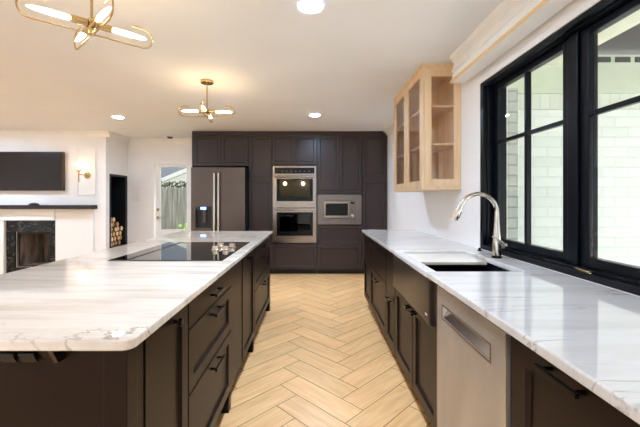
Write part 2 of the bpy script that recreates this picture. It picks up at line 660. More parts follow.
# chimney breast: front wall with firebox opening, side wall with the log niche
FX0, FX1, FZ0, FZ1 = -5.09, -4.50, 0.12, 0.735
NY0, NY1, NZ0, NZ1 = 6.03, 6.535, 0.42, 1.70
mb = MB()
mb.box(XL, FX0, YT, YT + 0.12, 0, ZC)
mb.box(FX1, XN, YT, YT + 0.12, 0, ZC)
mb.box(FX0, FX1, YT, YT + 0.12, FZ1, ZC)
mb.box(FX0, FX1, YT, YT + 0.12, 0, FZ0)
struct(mb.build('wall_fireplace', M['wall']))
mb = MB()
mb.box(XN - 0.12, XN, YT + 0.12, NY0, 0, ZC)
mb.box(XN - 0.12, XN, NY1, YD + 0.2, 0, ZC)
mb.box(XN - 0.12, XN, NY0, NY1, 0, NZ0)
mb.box(XN - 0.12, XN, NY0, NY1, NZ1, ZC)
struct(mb.build('wall_niche', M['wall']))

# left wall and wall behind the camera, both with tall windows
mb = MB()
mb.box(XL - 0.2, XL, YB, -1.6, 0, ZC); mb.box(XL - 0.2, XL, 0.4, 1.4, 0, ZC); mb.box(XL - 0.2, XL, 3.6, YT + 0.12, 0, ZC)
for a, b in ((-1.6, 0.4), (1.4, 3.6)):
    mb.box(XL - 0.2, XL, a, b, 0, 0.3); mb.box(XL - 0.2, XL, a, b, 2.2, ZC)
struct(mb.build('wall_left', M['wall']))
mb = MB()
op = ((-6.2, -4.2), (-3.6, -1.4), (-0.9, 0.9))
xs = [XL] + [v for p_ in op for v in p_] + [XW]
for a, b in zip(xs[0::2], xs[1::2]): mb.box(a, b, YB - 0.2, YB, 0, ZC)
for a, b in op:
    mb.box(a, b, YB - 0.2, YB, 0, 0.15); mb.box(a, b, YB - 0.2, YB, 2.25, ZC)
struct(mb.build('wall_front', M['wall']))

def far_window(name, lo, hi, axis):
    """plain black-framed window behind the viewpoint"""
    mb, gl = MB(), MB()
    (x0, y0, z0), (x1, y1, z1) = lo, hi
    w = 0.06
    if axis == 'y':
        mb.box(x0, x0 + w, y0, y1, z0, z1); mb.box(x1 - w, x1, y0, y1, z0, z1)
        mb.box(x0 + w, x1 - w, y0, y1, z0, z0 + w); mb.box(x0 + w, x1 - w, y0, y1, z1 - w, z1)
        c = (x0 + x1) / 2
        mb.box(c - w / 2, c + w / 2, y0, y1, z0 + w, z1 - w)
        ym = (y0 + y1) / 2
        gl.box(x0 + w, x1 - w, ym - 0.002, ym + 0.002, z0 + w, z1 - w)
    else:
        mb.box(x0, x1, y0, y0 + w, z0, z1); mb.box(x0, x1, y1 - w, y1, z0, z1)
        mb.box(x0, x1, y0 + w, y1 - w, z0, z0 + w); mb.box(x0, x1, y0 + w, y1 - w, z1 - w, z1)
        c = (y0 + y1) / 2
        mb.box(x0, x1, c - w / 2, c + w / 2, z0 + w, z1 - w)
        xm = (x0 + x1) / 2
        gl.box(xm - 0.002, xm + 0.002, y0 + w, y1 - w, z0 + w, z1 - w)
    f = struct(mb.build(name, M['winblack']))
    WORLD[f.name] = Vector(f.location)
    gl.build('glass', M['glass'], f)
for k, (a, b) in enumerate(op):
    far_window('window_%d' % (k + 2), (a, YB - 0.14, 0.15), (b, YB - 0.06, 2.25), 'y')
for k, (a, b) in enumerate(((-1.6, 0.4), (1.4, 3.6))):
    far_window('window_%d' % (k + 5), (XL - 0.14, a, 0.3), (XL - 0.06, b, 2.2), 'x')

# crown mouldings
def crown(name, p0, p1, out, s=0.075, dz=0.09):
    """stepped crown profile swept from p0 to p1 along the wall; out points into the room"""
    mb = MB()
    p0, p1, o = Vector(p0), Vector(p1), Vector(out)
    prof = ((0, 0), (0, -dz), (0.012, -dz), (0.016, -dz * 0.8), (s * 0.45, -dz * 0.42), (s * 0.8, -dz * 0.2), (s, -dz * 0.16), (s, 0))
    pts = [p0 + o * a + Vector((0, 0, b)) for a, b in prof]
    mb.prism(pts, p1 - p0)
    return struct(mb.build(name, M['trim']))
e = 0.001
crown('trim_1', (XL, YT - e, ZC - e), (XN + 0.075, YT - e, ZC - e), (0, -1, 0))
crown('trim_2', (XN + e, YT, ZC - e), (XN + e, YD - e, ZC - e), (1, 0, 0))
crown('trim_3', (XN + 0.08, YD - e, ZC - e), (-2.09, YD - e, ZC - e), (0, -1, 0))
crown('trim_4', (XW - e, 4.02, ZC - e), (XW - e, 5.84, ZC - e), (-1, 0, 0))

# deep cornice over the window
mb = MB()
z0, x0 = 2.224, 1.107
prof = [(XW - e, ZC - e), (XW - e, z0 + 0.05), (XW - 0.026, z0 + 0.05), (XW - 0.026, z0), (x0, z0), (x0, z0 + 0.016), (x0 + 0.016, z0 + 0.02), (x0 + 0.016, z0 + 0.07), (x0 + 0.026, z0 + 0.074),
        (x0 + 0.026, z0 + 0.085), (x0 + 0.010, z0 + 0.092), (x0 + 0.010, z0 + 0.105), (x0 + 0.024, z0 + 0.110), (x0 + 0.024, z0 + 0.145),
        (x0 + 0.034, z0 + 0.148), (x0 + 0.030, z0 + 0.158), (x0 + 0.012, z0 + 0.172), (x0 + 0.022, z0 + 0.177), (x0 + 0.016, z0 + 0.19), (x0 - 0.004, z0 + 0.20), (x0 - 0.008, ZC - e)]
mb.prism([(x, YB + e, z) for x, z in prof], (0, 2.80 - YB, 0))
corn = struct(mb.build('trim_5', M['trim']))
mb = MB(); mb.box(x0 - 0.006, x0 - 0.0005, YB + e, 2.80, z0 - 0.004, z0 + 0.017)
mb.build('lower_edge', M['edge_yellow'], corn, label='thin yellow strip along the lower edge')  # thin yellow grained strip along the cornice's lower front edge

# thin white casing beside and over the window
mb = MB()
mb.box(XW - 0.006, XW - e, WY1 + 0.001, WY1 + 0.03, 0.912, WZ1 + 0.03)
mb.box(XW - 0.006, XW - e, WY0, WY1 + 0.001, WZ1 + 0.001, WZ1 + 0.012)
struct(mb.build('trim_6', M['trim']))
mb = MB(); mb.box(XN + 0.02, DX0 - 0.09, YD - 0.015, YD - e, 0, 0.12)
struct(mb.build('baseboard_back', M['trim'], bevel=0.003))

# ------------------------------------------------------------------ window over the counter
win = sempty('window_1', (XW + 0.08, (WY0 + WY1) / 2, WZ0))
mb = MB()
def yzring(mb, x0, x1, y0, y1, z0, z1, ws, wt, wb):
    mb.box(x0, x1, y0, y0 + ws, z0, z1); mb.box(x0, x1, y1 - ws, y1, z0, z1)
    mb.box(x0, x1, y0 + ws, y1 - ws, z0, z0 + wb); mb.box(x0, x1, y0 + ws, y1 - ws, z1 - wt, z1)
c = e
yzring(mb, XW - 0.004, XW + 0.17, WY0 + c, WY1 - c, WZ0 + c, WZ1 - c, 0.046, 0.03, 0.034)
yzring(mb, XW + 0.022, XW + 0.15, WY0 + 0.047, WY1 - 0.047, WZ0 + 0.035, WZ1 - 0.031, 0.012, 0.008, 0.010)
ym = (1.65 + 1.824) / 2
mb.box(XW + 0.050, XW + 0.15, ym - 0.033, ym + 0.033, WZ0 + 0.04, WZ1 - 0.035)
mb.build('window_frame', M['winblack'], win, bevel=0.003)
XG = 1.33
for (a, b) in ((1.006, 1.65), (1.824, 2.468)):
    mb = MB()
    yzring(mb, XG - 0.016, XG + 0.03, a - 0.054, b + 0.054, 1.004 - 0.045, 2.075 + 0.035, 0.054, 0.035, 0.045)
    sash = mb.build('sash', M['winblack'], win, bevel=0.004)
    mb = MB()
    m_ = (a + b) / 2
    mb.box(XG - 0.016, XG + 0.016, m_ - 0.012, m_ + 0.012, 1.004, 2.075)
    mb.box(XG - 0.014, XG + 0.014, a, m_ - 0.012, 1.681, 1.705); mb.box(XG - 0.014, XG + 0.014, m_ + 0.012, b, 1.681, 1.705)
    mb.build('muntin', M['winblack'], sash, bevel=0.003)
    mb = MB(); mb.box(XG - 0.002, XG + 0.002, a + 0.0005, b - 0.0005, 1.0045, 2.0745)
    mb.build('glass', M['glass'], sash)
# folding crank latch lying on the bottom rail
mb = MB()
ly, lz = 1.60, 0.957
mb.box(XW - 0.012, XW - 0.002, ly - 0.045, ly + 0.04, lz - 0.006, lz + 0.004)
mb.tube([(XW - 0.016, ly + 0.03, lz - 0.002), (XW - 0.026, ly + 0.01, lz + 0.008), (XW - 0.026, ly - 0.05, lz + 0.004), (XW - 0.024, ly - 0.075, lz - 0.004)], 0.0035, 8)
mb.build('window_latch', M['brass'], win, bevel=0.002, label='small brass folding latch')

# ------------------------------------------------------------------ outside the window: covered patio
PY = 3.0
mb = MB(); mb.box(1.68, 5.2, PY, PY + 0.2, 0.0, 2.06)
struct(mb.build('wall_patio', M['brick']))
mb = MB(); mb.box(1.68, 5.2, PY - 0.004, PY + 0.2, 2.062, 2.198)
mb.sharp = 30
struct(mb.build('trim_7', M['soldier']))
mb = MB(); mb.box(1.452, 5.2, PY - 0.02, PY + 0.2, 2.2, 2.53)
fr = struct(mb.build('trim_8', M['frieze']))
for k in range(9):
    mb = MB()
    vx = 2.43 + k * 0.17
    mb.box(vx, vx + 0.13, PY - 0.026, PY - 0.0205, 2.465, 2.51)
    mb.build('soffit_vent', M['porch'], fr)
mb = MB(); mb.box(1.452, 1.678, 2.84, 3.2, 0.0, 2.198)
struct(mb.build('wall_pier', M['brick_shaded']))
mb = MB(); mb.box(1.452, 5.2, -3.0, PY + 0.2, 2.62, 2.70)
struct(mb.build('ceiling_porch', M['porch']))
mb = MB(); mb.box(1.96, 2.14, -3.0, PY - 0.021, 2.44, 2.62)
struct(mb.build('trim_9', M['beam']))
mb = MB(); mb.box(1.452, 1.95, -3.0, PY - 0.021, 2.56, 2.615)
struct(mb.build('trim_10', M['frieze']))
mb = MB(); mb.box(1.45, 30, -12, 30, -0.2, -0.03)
struct(mb.build('ground_patio', M['concrete']))

# ------------------------------------------------------------------ outside the garden door
mb = MB(); mb.box(-30, 1.4, YD + 0.21, 40, -0.25, -0.08)
struct(mb.build('ground_garden', M['lawn']))
mb = MB(); mb.box(-30, 30, -30, YB - 0.21, -0.25, -0.08)
struct(mb.build('ground_front', M['concrete']))
fence = thing('wooden_fence', 'weathered grey board fence outside the glazed garden door', 'fence', (-4.5, 10, -0.08))
mb = MB()
x = -7.5
rnd = random.Random(5)
while x < -1.0:
    h = 1.62 + rnd.uniform(-0.012, 0.012)
    yy = 10 + rnd.uniform(0, 0.008)
    mb.prism([(x, yy, -0.08), (x + 0.135, yy, -0.08), (x + 0.135, yy, h - 0.03), (x + 0.105, yy, h), (x + 0.03, yy, h), (x, yy, h - 0.03)], (0, 0.02, 0))
    x += 0.142
mb.build('fence_boards', M['fence'], fence)
mb = MB()
for zz in (0.25, 0.85, 1.42): mb.box(-7.5, -1.0, 10.03, 10.07, zz, zz + 0.09)
mb.build('fence_rails', M['fence'], fence)
house = thing('neighbor_house', 'neighbouring white house with grey roof showing over the garden fence', 'house', (-5.0, 15, -0.08))
mb = MB()
mb.prism([(-6.35, 14.0, -0.08), (-6.35, 14.0, 1.86), (-4.75, 14.0, 2.52), (-2.0, 14.0, 1.4), (-2.0, 14.0, -0.08)], (0, 4.0, 0))
mb.build('gable_wall', M['fascia'], house)
mb = MB()
mb.prism([(-11.0, 14.3, 1.9), (-11.0, 14.3, 1.98), (-11.0, 19.0, 5.2), (-11.0, 19.0, 5.1)], (13.0, 0, 0))
mb.build('roof', M['roofing'], house)
mb = MB()
mb.prism([(-6.55, 13.85, 1.80), (-6.55, 13.85, 1.95), (-4.75, 13.85, 2.69), (-4.75, 13.85, 2.53)], (0, 0.12, 0))
mb.prism([(-4.75, 13.85, 2.53), (-4.75, 13.85, 2.69), (-2.0, 13.85, 1.6), (-2.0, 13.85, 1.44)], (0, 0.12, 0))
mb.build('fascia_board', M['fascia'], house)
mb = MB(); mb.box(-11.0, -6.6, 14.4, 18.0, -0.08, 1.88)
mb.build('house_wall', M['fascia'], house)
hedge = thing('garden_hedge', 'dark green hedge topping out just above the grey garden fence', 'hedge', (-4.4, 11.5, -0.08))
mb = MB()
rnd = random.Random(31)
for k in range(900):
    c_ = Vector((rnd.uniform(-7, -2.4), rnd.uniform(11.1, 11.9), rnd.uniform(1.2, 1.78) + 0.06 * math.sin(k)))
    d_ = Vector((rnd.uniform(-1, 1), rnd.uniform(-1, 1), rnd.uniform(-0.3, 1))).normalized() * 0.13
    n_ = d_.cross(Vector((rnd.uniform(-1, 1), rnd.uniform(-1, 1), rnd.uniform(-1, 1)))).normalized() * 0.05
    mb.prism([c_, c_ + d_ * 0.5 + n_, c_ + d_, c_ + d_ * 0.5 - n_], d_.cross(n_).normalized() * 0.006)
mb.build('foliage', M['hedge'], hedge)
mb = MB(); mb.box(-7, -2.4, 11.35, 11.65, -0.08, 1.5)
mb.build('hedge_core', M['hedge'], hedge)
plant = thing('weed_plant', 'small bright green weed at the foot of the garden fence', 'plant', (-3.62, 9.6, -0.08))
mb = MB()
rnd = random.Random(11)
for k in range(60):
    a, t = rnd.uniform(0, 2 * PI), rnd.uniform(0.05, 0.2)
    b = Vector((-3.62 + math.cos(a) * t * 0.5, 9.6 + math.sin(a) * t * 0.5, -0.08 + rnd.uniform(0.05, 0.66)))
    d = Vector((math.cos(a) * 0.10, math.sin(a) * 0.10, 0.05))
    s_ = Vector((-math.sin(a), math.cos(a), 0)) * 0.03
    mb.prism([b, b + d * 0.5 + s_, b + d, b + d * 0.5 - s_], (0, 0, 0.004))
mb.build('leaves', M['leaf'], plant)

# garden door
door = sempty('door_1', ((DX0 + DX1) / 2, YD, 0))
mb = MB()
for (a, b, c0, c1) in ((DX0 - 0.04, DX0 + 0.02, 0, DZ + 0.055), (DX1 - 0.02, DX1 + 0.04, 0, DZ + 0.055), (DX0 + 0.02, DX1 - 0.02, DZ - 0.02, DZ + 0.055)):
    mb.box(a, b, YD - 0.02, YD - e, c0, c1)
mb.build('door_casing', M['trim'], door, bevel=0.004)
F = face('-y', YD + 0.03)
mb = MB()
fbox(mb, F, DX0 + 0.021, -2.955, -0.04, 0, 0.005, DZ - 0.021)
fbox(mb, F, -2.445, DX1 - 0.021, -0.04, 0, 0.005, DZ - 0.021)
fbox(mb, F, -2.955, -2.445, -0.04, 0, 1.895, DZ - 0.021)
fbox(mb, F, -2.955, -2.445, -0.04, 0, 0.005, 0.70)
slab = mb.build('door_slab', M['trim'], door)
mb = MB(); fbox(mb, F, -2.954, -2.446, -0.022, -0.018, 0.701, 1.894)
mb.build('glass', M['glass'], door)
mb = MB()
hx = -3.00
for zz in (1.08, 0.925):
    mb.lathe([(0.028, 0), (0.028, 0.006), (0.02, 0.012)], F(hx, 0, zz), (0, -1, 0), 16)
mb.cyl(F(hx, 0.01, 0.925), F(hx, 0.05, 0.925), 0.009)
mb.tube([F(hx, 0.05, 0.925), F(hx + 0.03, 0.055, 0.925), F(hx + 0.10, 0.052, 0.92)], [0.010, 0.009, 0.007], 10)
mb.cyl(F(hx, 0.01, 1.08), F(hx, 0.03, 1.08), 0.012)
mb.build('door_handle', M['brass'], slab, smooth=True, label='brass lever and deadbolt')

# ------------------------------------------------------------------ log niche in the side of the chimney breast
nic = thing('log_niche', 'tall black metal lined firewood niche recessed in the side of the white chimney breast', 'niche', (XN - 0.2, (NY0 + NY1) / 2, NZ0))
mb = MB()
t_ = 0.004
c = 0.002
xa, xb = XN - 0.42, XN - 0.002
mb.box(xa, xb, NY0 + c, NY0 + c + t_, NZ0 + c, NZ1 - c); mb.box(xa, xb, NY1 - c - t_, NY1 - c, NZ0 + c, NZ1 - c)
mb.box(xa, xb, NY0 + c, NY1 - c, NZ0 + c, NZ0 + c + t_); mb.box(xa, xb, NY0 + c, NY1 - c, NZ1 - c - t_, NZ1 - c)
mb.box(xa, xa + t_, NY0 + c, NY1 - c, NZ0 + c, NZ1 - c)
mb.build('liner', M['niche'], nic)
mb = MB()
yzring(mb, XN + 0.001, XN + 0.012, NY0 - 0.025, NY1 + 0.025, NZ0 - 0.02, NZ1 + 0.025, 0.03, 0.03, 0.03)
mb.build('frame', M['niche'], nic, bevel=0.002)

rows = ('bottom', 'second', 'third', 'fourth', 'fifth', 'top')
rnd = random.Random(21)
zf = NZ0 + 0.006
cnt = (4, 4, 4, 4, 3, 2)
Rl = 0.049
for r, n in enumerate(cnt):
    for k in range(n):
        cy = 6.055 + Rl + 0.004 + k * (2 * Rl + 0.003) + (Rl if r % 2 else 0) * (1 if n == 4 or r == 4 else 0.5)
        cz = zf + Rl + 0.001 + r * Rl * 1.78
        mb = MB()
        ns = rnd.choice((5, 6, 7, 9))
        ph = rnd.uniform(0, 6)
        ring_ = []
        for i in range(ns):
            rr = Rl * rnd.uniform(0.82, 0.99)
            a = ph + 2 * PI * i / ns
            ring_.append((rr * math.cos(a), rr * math.sin(a)))
        xe = XN - 0.03 - rnd.uniform(0, 0.03)
        xs0 = xe - 0.30
        mb.prism([(xs0, cy + a, cz + b) for a, b in ring_], (0.30, 0, 0))
        for f in mb.bm.faces:
            f.material_index = 1 if len(f.verts) > 4 or abs(f.calc_center_median().x - xe) < 1e-3 or abs(f.calc_center_median().x - xs0) < 1e-3 else 0
        o = mb.build('firewood_log', [M['bark'], rnd.choice(M['logends'])], None, bevel=0.003)
        tag(o, 'pale split firewood log in the %s row of the stack in the black niche' % rows[r], 'log', 'split logs stacked in the wall niche')

# ------------------------------------------------------------------ fireplace, mantel, television, sconce
fp = thing('fireplace', 'black veined marble fireplace surround set in the white chimney wall', 'fireplace', (-4.83, YT, 0))
F = face('-y', YT - 0.002)
mb = MB()
fbox(mb, F, -5.235, FX0, 0, 0.03, 0.0, 0.918)
fbox(mb, F, FX1, -4.40, 0, 0.03, 0.0, 0.918)
fbox(mb, F, FX0, FX1, 0, 0.03, FZ1, 0.918)
fbox(mb, F, FX0, FX1, 0, 0.03, 0.0, FZ0)
mb.build('surround', M['black_marble'], fp, bevel=0.002)
mb = MB()
c = 0.004
ya, yb = YT + 0.001, YT + 0.45
mb.box(FX0 + c, FX1 - c, yb, yb + 0.01, FZ0 + c, FZ1 - c)
mb.prism([(FX0 + c, ya, FZ0 + c), (FX0 + c + 0.01, ya, FZ0 + c), (FX0 + 0.12, yb, FZ0 + c), (FX0 + 0.11, yb, FZ0 + c)], (0, 0, FZ1 - FZ0 - 2 * c))
mb.prism([(FX1 - c, ya, FZ0 + c), (FX1 - c - 0.01, ya, FZ0 + c), (FX1 - 0.12, yb, FZ0 + c), (FX1 - 0.11, yb, FZ0 + c)], (0, 0, FZ1 - FZ0 - 2 * c))
mb.box(FX0 + c, FX1 - c, ya, yb, FZ0 + c, FZ0 + c + 0.01); mb.box(FX0 + c, FX1 - c, ya, yb, FZ1 - c - 0.01, FZ1 - c)
mb.build('firebox', M['firebrick'], fp)
mb = MB()
for (a, b, c0, c1) in ((FX0 + 0.005, FX0 + 0.035, FZ0 + 0.005, FZ1 - 0.005), (FX1 - 0.035, FX1 - 0.005, FZ0 + 0.005, FZ1 - 0.005),
                       (FX0 + 0.035, FX1 - 0.035, FZ1 - 0.05, FZ1 - 0.005), (FX0 + 0.035, FX1 - 0.035, FZ0 + 0.005, FZ0 + 0.03)):
    mb.box(a, b, YT + 0.02, YT + 0.04, c0, c1)
mb.build('metal_frame', M['niche'], fp)
F2 = face('-y', YT - 0.002)
mb = MB()                                     # white header and leg around the marble
fbox(mb, F2, -5.60, -4.39, 0, 0.075, 0.922, 1.115)
fbox(mb, F2, -5.60, -5.24, 0, 0.075, 0.0, 0.918)
fbox(mb, F2, -5.60, -4.39, 0.0755, 0.085, 0.93, 0.95)
mb.build('white_header', M['trim'], fp, bevel=0.003, label='white painted header and leg')
mb = MB(); fbox(mb, F2, -4.385, -3.75, 0, 0.05, 0.0, 1.115)
mb.build('side_panel', M['wall'], fp, bevel=0.003, label='plain white panel')
man = MB(); fbox(man, face('-y', YT - 0.002), -6.4, -3.70, 0, 0.17, 1.118, 1.182)
tag(man.build('mantel_shelf', M['mantel'], bevel=0.004), 'long dark wood mantel shelf above the marble fireplace', 'mantel shelf')
mb = MB(); mb.lathe([(0.075, 0), (0.075, 0.012), (0.055, 0.03), (0.02, 0.04)], (-4.72, YT - 0.085, 1.1825), (0, 0, 1), 20)
tag(mb.build('small_dish', M['blackplastic'], smooth=True), 'small dark domed object lying on the mantel shelf', 'ornament')

tv = thing('wall_television', 'flat black television hung on the wall over the mantel shelf', 'television', (-4.85, YT - 0.04, 1.42))
F = face('-y', YT - 0.07)
mb = MB(); fbox(mb, F, -5.46, -4.248, -0.06, 0.0, 1.425, 2.085)
mb.build('casing', M['bezel'], tv, bevel=0.003, label='bronze edged casing')
mb = MB(); fbox(mb, F, -5.45, -4.262, 0.001, 0.004, 1.437, 2.073)
mb.build('screen', M['screen'], tv)

frame_p = thing('wall_panel_molding', 'narrow white rectangular picture moulding on the wall beside the television', 'wall panel', (-3.875, YT - 0.01, 1.35))
F = face('-y', YT - 0.002)
mb = MB()
pu0, pu1, pv0, pv1 = -4.05, -3.725, 1.352, 2.175
for (a, b, c0, c1) in ((pu0, pu0 + 0.022, pv0, pv1), (pu1 - 0.022, pu1, pv0, pv1), (pu0 + 0.022, pu1 - 0.022, pv0, pv0 + 0.022), (pu0 + 0.022, pu1 - 0.022, pv1 - 0.022, pv1)):
    fbox(mb, F, a, b, 0, 0.024, c0, c1)
mb.build('molding_frame', M['trim'], frame_p, bevel=0.004)
mb = MB(); fbox(mb, F, pu0 + 0.022, pu1 - 0.022, 0, 0.003, pv0 + 0.022, pv1 - 0.022)
mb.build('inner_panel', M['trim'], frame_p)

sc = thing('wall_sconce', 'brass torch wall sconce glowing on the white moulded panel', 'wall lamp', (-3.875, YT - 0.006, 1.68))
F = face('-y', YT - 0.0055)
sx, sz = -3.87, 1.69
mb = MB(); mb.lathe([(0.055, 0), (0.055, 0.012), (0.045, 0.02), (0.015, 0.024)], F(sx, 0, sz), (0, -1, 0), 24)
mb.build('backplate', M['brass'], sc, smooth=True)
mb = MB()
mb.tube([F(sx, 0.02, sz), F(sx - 0.01, 0.07, sz), F(sx - 0.06, 0.10, sz + 0.01), F(sx - 0.08, 0.10, sz + 0.01)], 0.008, 8)
mb.cyl(F(sx - 0.08, 0.10, sz - 0.12), F(sx - 0.08, 0.10, sz + 0.06), 0.007, 0.009, 10)
mb.lathe([(0.012, 0), (0.03, 0.01), (0.033, 0.03), (0.026, 0.032)], F(sx - 0.08, 0.10, sz + 0.055), (0, 0, 1), 16)
mb.build('torch_arm', M['brass'], sc, smooth=True)
mb = MB(); mb.lathe([(0.012, 0), (0.022, 0.02), (0.024, 0.05), (0.016, 0.085), (0.003, 0.11)], F(sx - 0.08, 0.10, sz + 0.088), (0, 0, 1), 14)
mb.build('light_bulb', M['flame_bulb'], sc, smooth=True)

# switch plates by the garden door
for k, (z0, lab) in enumerate(((1.405, 'white double switch plate by the garden door, upper of the two'), (1.245, 'white double switch plate by the garden door, lower of the two'))):
    st = thing('light_switch', lab, 'light switch', (-3.40, YD - 0.004, z0))
    F = face('-y', YD - 0.001)
    mb = MB(); fbox(mb, F, -3.475, -3.325, 0, 0.007, z0, z0 + 0.12)
    mb.build('wall_plate', M['switch'], st, bevel=0.002)
    for u in (-3.435, -3.365):
        mb = MB(); fbox(mb, F, u - 0.018, u + 0.018, 0.0072, 0.011, z0 + 0.028, z0 + 0.092)
        mb.build('rocker', M['switch'], st, bevel=0.001)

# ------------------------------------------------------------------ island
IX0, IX1, IY0, IY1 = -1.56, -0.483, 0.914, 4.06
TZ0, TZ1 = 0.88, 0.91
def slab(pts_r, z0, z1, cuts=()):
    """rounded polygon: list of (x, y, radius)"""
    out = []
    n = len(pts_r)
    for i, (x, y, r) in enumerate(pts_r):
        p = Vector((x, y)); a = Vector(pts_r[i - 1][:2]); b = Vector(pts_r[(i + 1) % n][:2])
        if r <= 0:
            out.append((x, y)); continue
        da, db = (a - p).normalized(), (b - p).normalized()
        c_ = p + (da + db) * r
        s0, s1 = p + da * r - c_, p + db * r - c_
        for k in range(9):
            t = k / 8 * PI / 2
            q = c_ + s0 * math.cos(t) + s1 * math.sin(t)
            out.append((q.x, q.y))
    mb = MB()
    mb.prism([(x, y, z0) for x, y in out], (0, 0, z1 - z0))
    return mb
o = slab([(IX0, IY0, .02), (IX1, IY0, .035), (IX1, IY1, .02), (IX0, IY1, .02)], TZ0, TZ1).build('island_worktop', M['marble'], bevel=0.006, segs=3)
tag(o, 'long white veined marble worktop on the dark kitchen island', 'countertop')

FXI = -0.51                                   # face plane of the island's aisle side
CX = FXI - 0.022                              # carcass front
F = face('+x', FXI)
TOPC = TZ0 - 0.001
island_units = []
def base_notch(mb, y0, y1, z1=0.10):
    mb.box(-1.5, CX - 0.06, y0, y1, 0.0, z1, 1)
def feet(mb, y0, y1, which):
    for s in which:
        a = y0 if s == 0 else y1 - 0.055
        mb.prism([(CX - 0.06, a, 0), (FXI, a, 0), (FXI, a + 0.055, 0), (CX - 0.06, a + 0.055, 0)], (0, 0, 0.10))

# near unit: panelled end, corner post, tall door
u = thing('island_cabinet', 'dark brown island end cabinet with panelled end, corner post and narrow knobbed door', 'cabinet', (-1.0, 1.17, 0), 'island base cabinets')
mb = MB()
mb.box(-1.5, CX, 1.0, 1.398, 0.10, TOPC)
base_notch(mb, 0.98, 1.398)
mb.build('body', [M['brown'], M['toe']], u)
mb = MB()
mb.box(-0.575, FXI, 0.94, 1.0, 0.0, TOPC)
mb.box(CX + 0.0005, FXI - 0.004, 1.0005, 1.042, 0.0, TOPC)
mb.build('corner_post', M['brown'], u, bevel=0.003)
mb = MB(); mb.box(-1.5, -0.5755, 0.972, 0.999, 0.0, TOPC)
mb.build('end_panel', M['brown'], u, bevel=0.002)
mb = MB(); shaker(mb, F, 1.045, 1.396, 0.115, 0.872, fw=0.06)
d = mb.build('door', M['brown'], u)
knob(F, 1.262, 0.835, d, 0.016)
mb = MB(); mb.box(CX - 0.06, FXI - 0.002, 1.36, 1.397, 0, 0.099)
mb.build('foot', M['brown'], u)

# angled outlet strip under the end overhang
ps = thing('outlet_strip', 'dark bronze angled power outlet strip under the island worktop end', 'power strip', (-1.0, 0.955, 0.838))
mb = MB()
mb.prism([(-1.35, 0.971, 0.879), (-1.35, 0.922, 0.879), (-1.35, 0.944, 0.842), (-1.35, 0.971, 0.838)], (0.64, 0, 0))
mb.build('housing', M['pull'], ps, bevel=0.001)
nrm = Vector((0, -0.86, -0.51)).normalized()
for ox in (-0.825, -0.768, -1.0):
    mb = MB()
    c_ = Vector((ox, 0.933, 0.861)) + nrm * 0.003
    t2 = Vector((0, 0.51, -0.86)).normalized()
    pts = [c_ + Vector((a * 0.021, 0, 0)) + t2 * b * 0.016 for a, b in ((-1, -1), (1, -1), (1, 1), (-1, 1))]
    mb.prism(pts, nrm * 0.006)
    mb.build('outlet', M['blackplastic'], ps, bevel=0.001)
mb = MB()
mb.prism([(-0.7095, 0.971, 0.879), (-0.7095, 0.918, 0.879), (-0.7095, 0.941, 0.838), (-0.7095, 0.971, 0.836)], (0.012, 0, 0))
mb.build('end_cap', M['steel_d'], ps, bevel=0.001)

def drawer_stack(name, label, y0, y1, F, cx0, cx1, P, group, levels, pull=0.16, mats=None, feet_side=(1,), kind='island', toe_in=0.06):
    m_ = mats or M['brown']
    u = thing(name, label, 'cabinet', ((cx0 + cx1) / 2, (y0 + y1) / 2, 0), group)
    mb = MB()
    mb.box(cx0, cx1, y0 + 0.001, y1 - 0.001, 0.10, TOPC)
    if kind == 'island': mb.box(cx0, cx1 - toe_in, y0 + 0.001, y1 - 0.001, 0, 0.10, 1)
    else: mb.box(cx0 + toe_in, cx1, y0 + 0.001, y1 - 0.001, 0, 0.10, 1)
    mb.build('body', [m_, M['toe']], u)
    for (a, b, flat, hv) in levels:
        mb = MB()
        if flat: fbox(mb, F, y0 + 0.005, y1 - 0.005, -0.02, 0, a + 0.0015, b - 0.0015)
        else: shaker(mb, F, y0 + 0.005, y1 - 0.005, a + 0.0015, b - 0.0015)
        dr = mb.build('drawer', m_, u, bevel=0.0015 if flat else 0)
        if hv: bar_pull(F, (y0 + y1) / 2, hv, pull, dr)
    return u

g = 'island base cabinets'
LV = [(0.752, 0.872, True, 0.812), (0.482, 0.748, False, 0.715), (0.115, 0.478, False, 0.448)]
u = drawer_stack('island_cabinet', 'dark brown island cabinet with three wide drawers next to the knobbed end cabinet', 1.402, 2.125, F, -1.5, CX, FXI, g, LV)
mb = MB(); mb.box(CX - 0.06, FXI - 0.002, 2.07, 2.124, 0, 0.099); mb.build('foot', M['brown'], u)

u = thing('island_cabinet', 'dark brown island cabinet with a flat filler and slim knobbed door beside the cooktop', 'cabinet', (-1.0, 2.55, 0), g)
mb = MB(); mb.box(-1.5, CX, 2.128, 2.955, 0.10, TOPC); base_notch(mb, 2.128, 2.955)
mb.build('body', [M['brown'], M['toe']], u)
mb = MB(); fbox(mb, F, 2.132, 2.46, -0.021, -0.004, 0.115, 0.872)
mb.build('filler_panel', M['brown'], u, bevel=0.002)
mb = MB(); shaker(mb, F, 2.466, 2.95, 0.115, 0.872)
d = mb.build('door', M['brown'], u)
knob(F, 2.64, 0.835, d, 0.016)
mb = MB(); mb.box(CX - 0.06, FXI - 0.002, 2.89, 2.953, 0, 0.099); mb.build('foot', M['brown'], u)

u = drawer_stack('island_cabinet', 'dark brown island drawer cabinet with end post, the one closest to the fridge', 2.958, 3.95, F, -1.5, CX, FXI, g, LV)
mb = MB(); mb.box(CX - 0.06, FXI, 3.951, 4.02, 0, TOPC); mb.build('end_post', M['brown'], u, bevel=0.003)
mb = MB(); mb.box(-1.5, CX - 0.061, 3.951, 4.01, 0, TOPC); mb.build('end_panel', M['brown'], u, bevel=0.003)

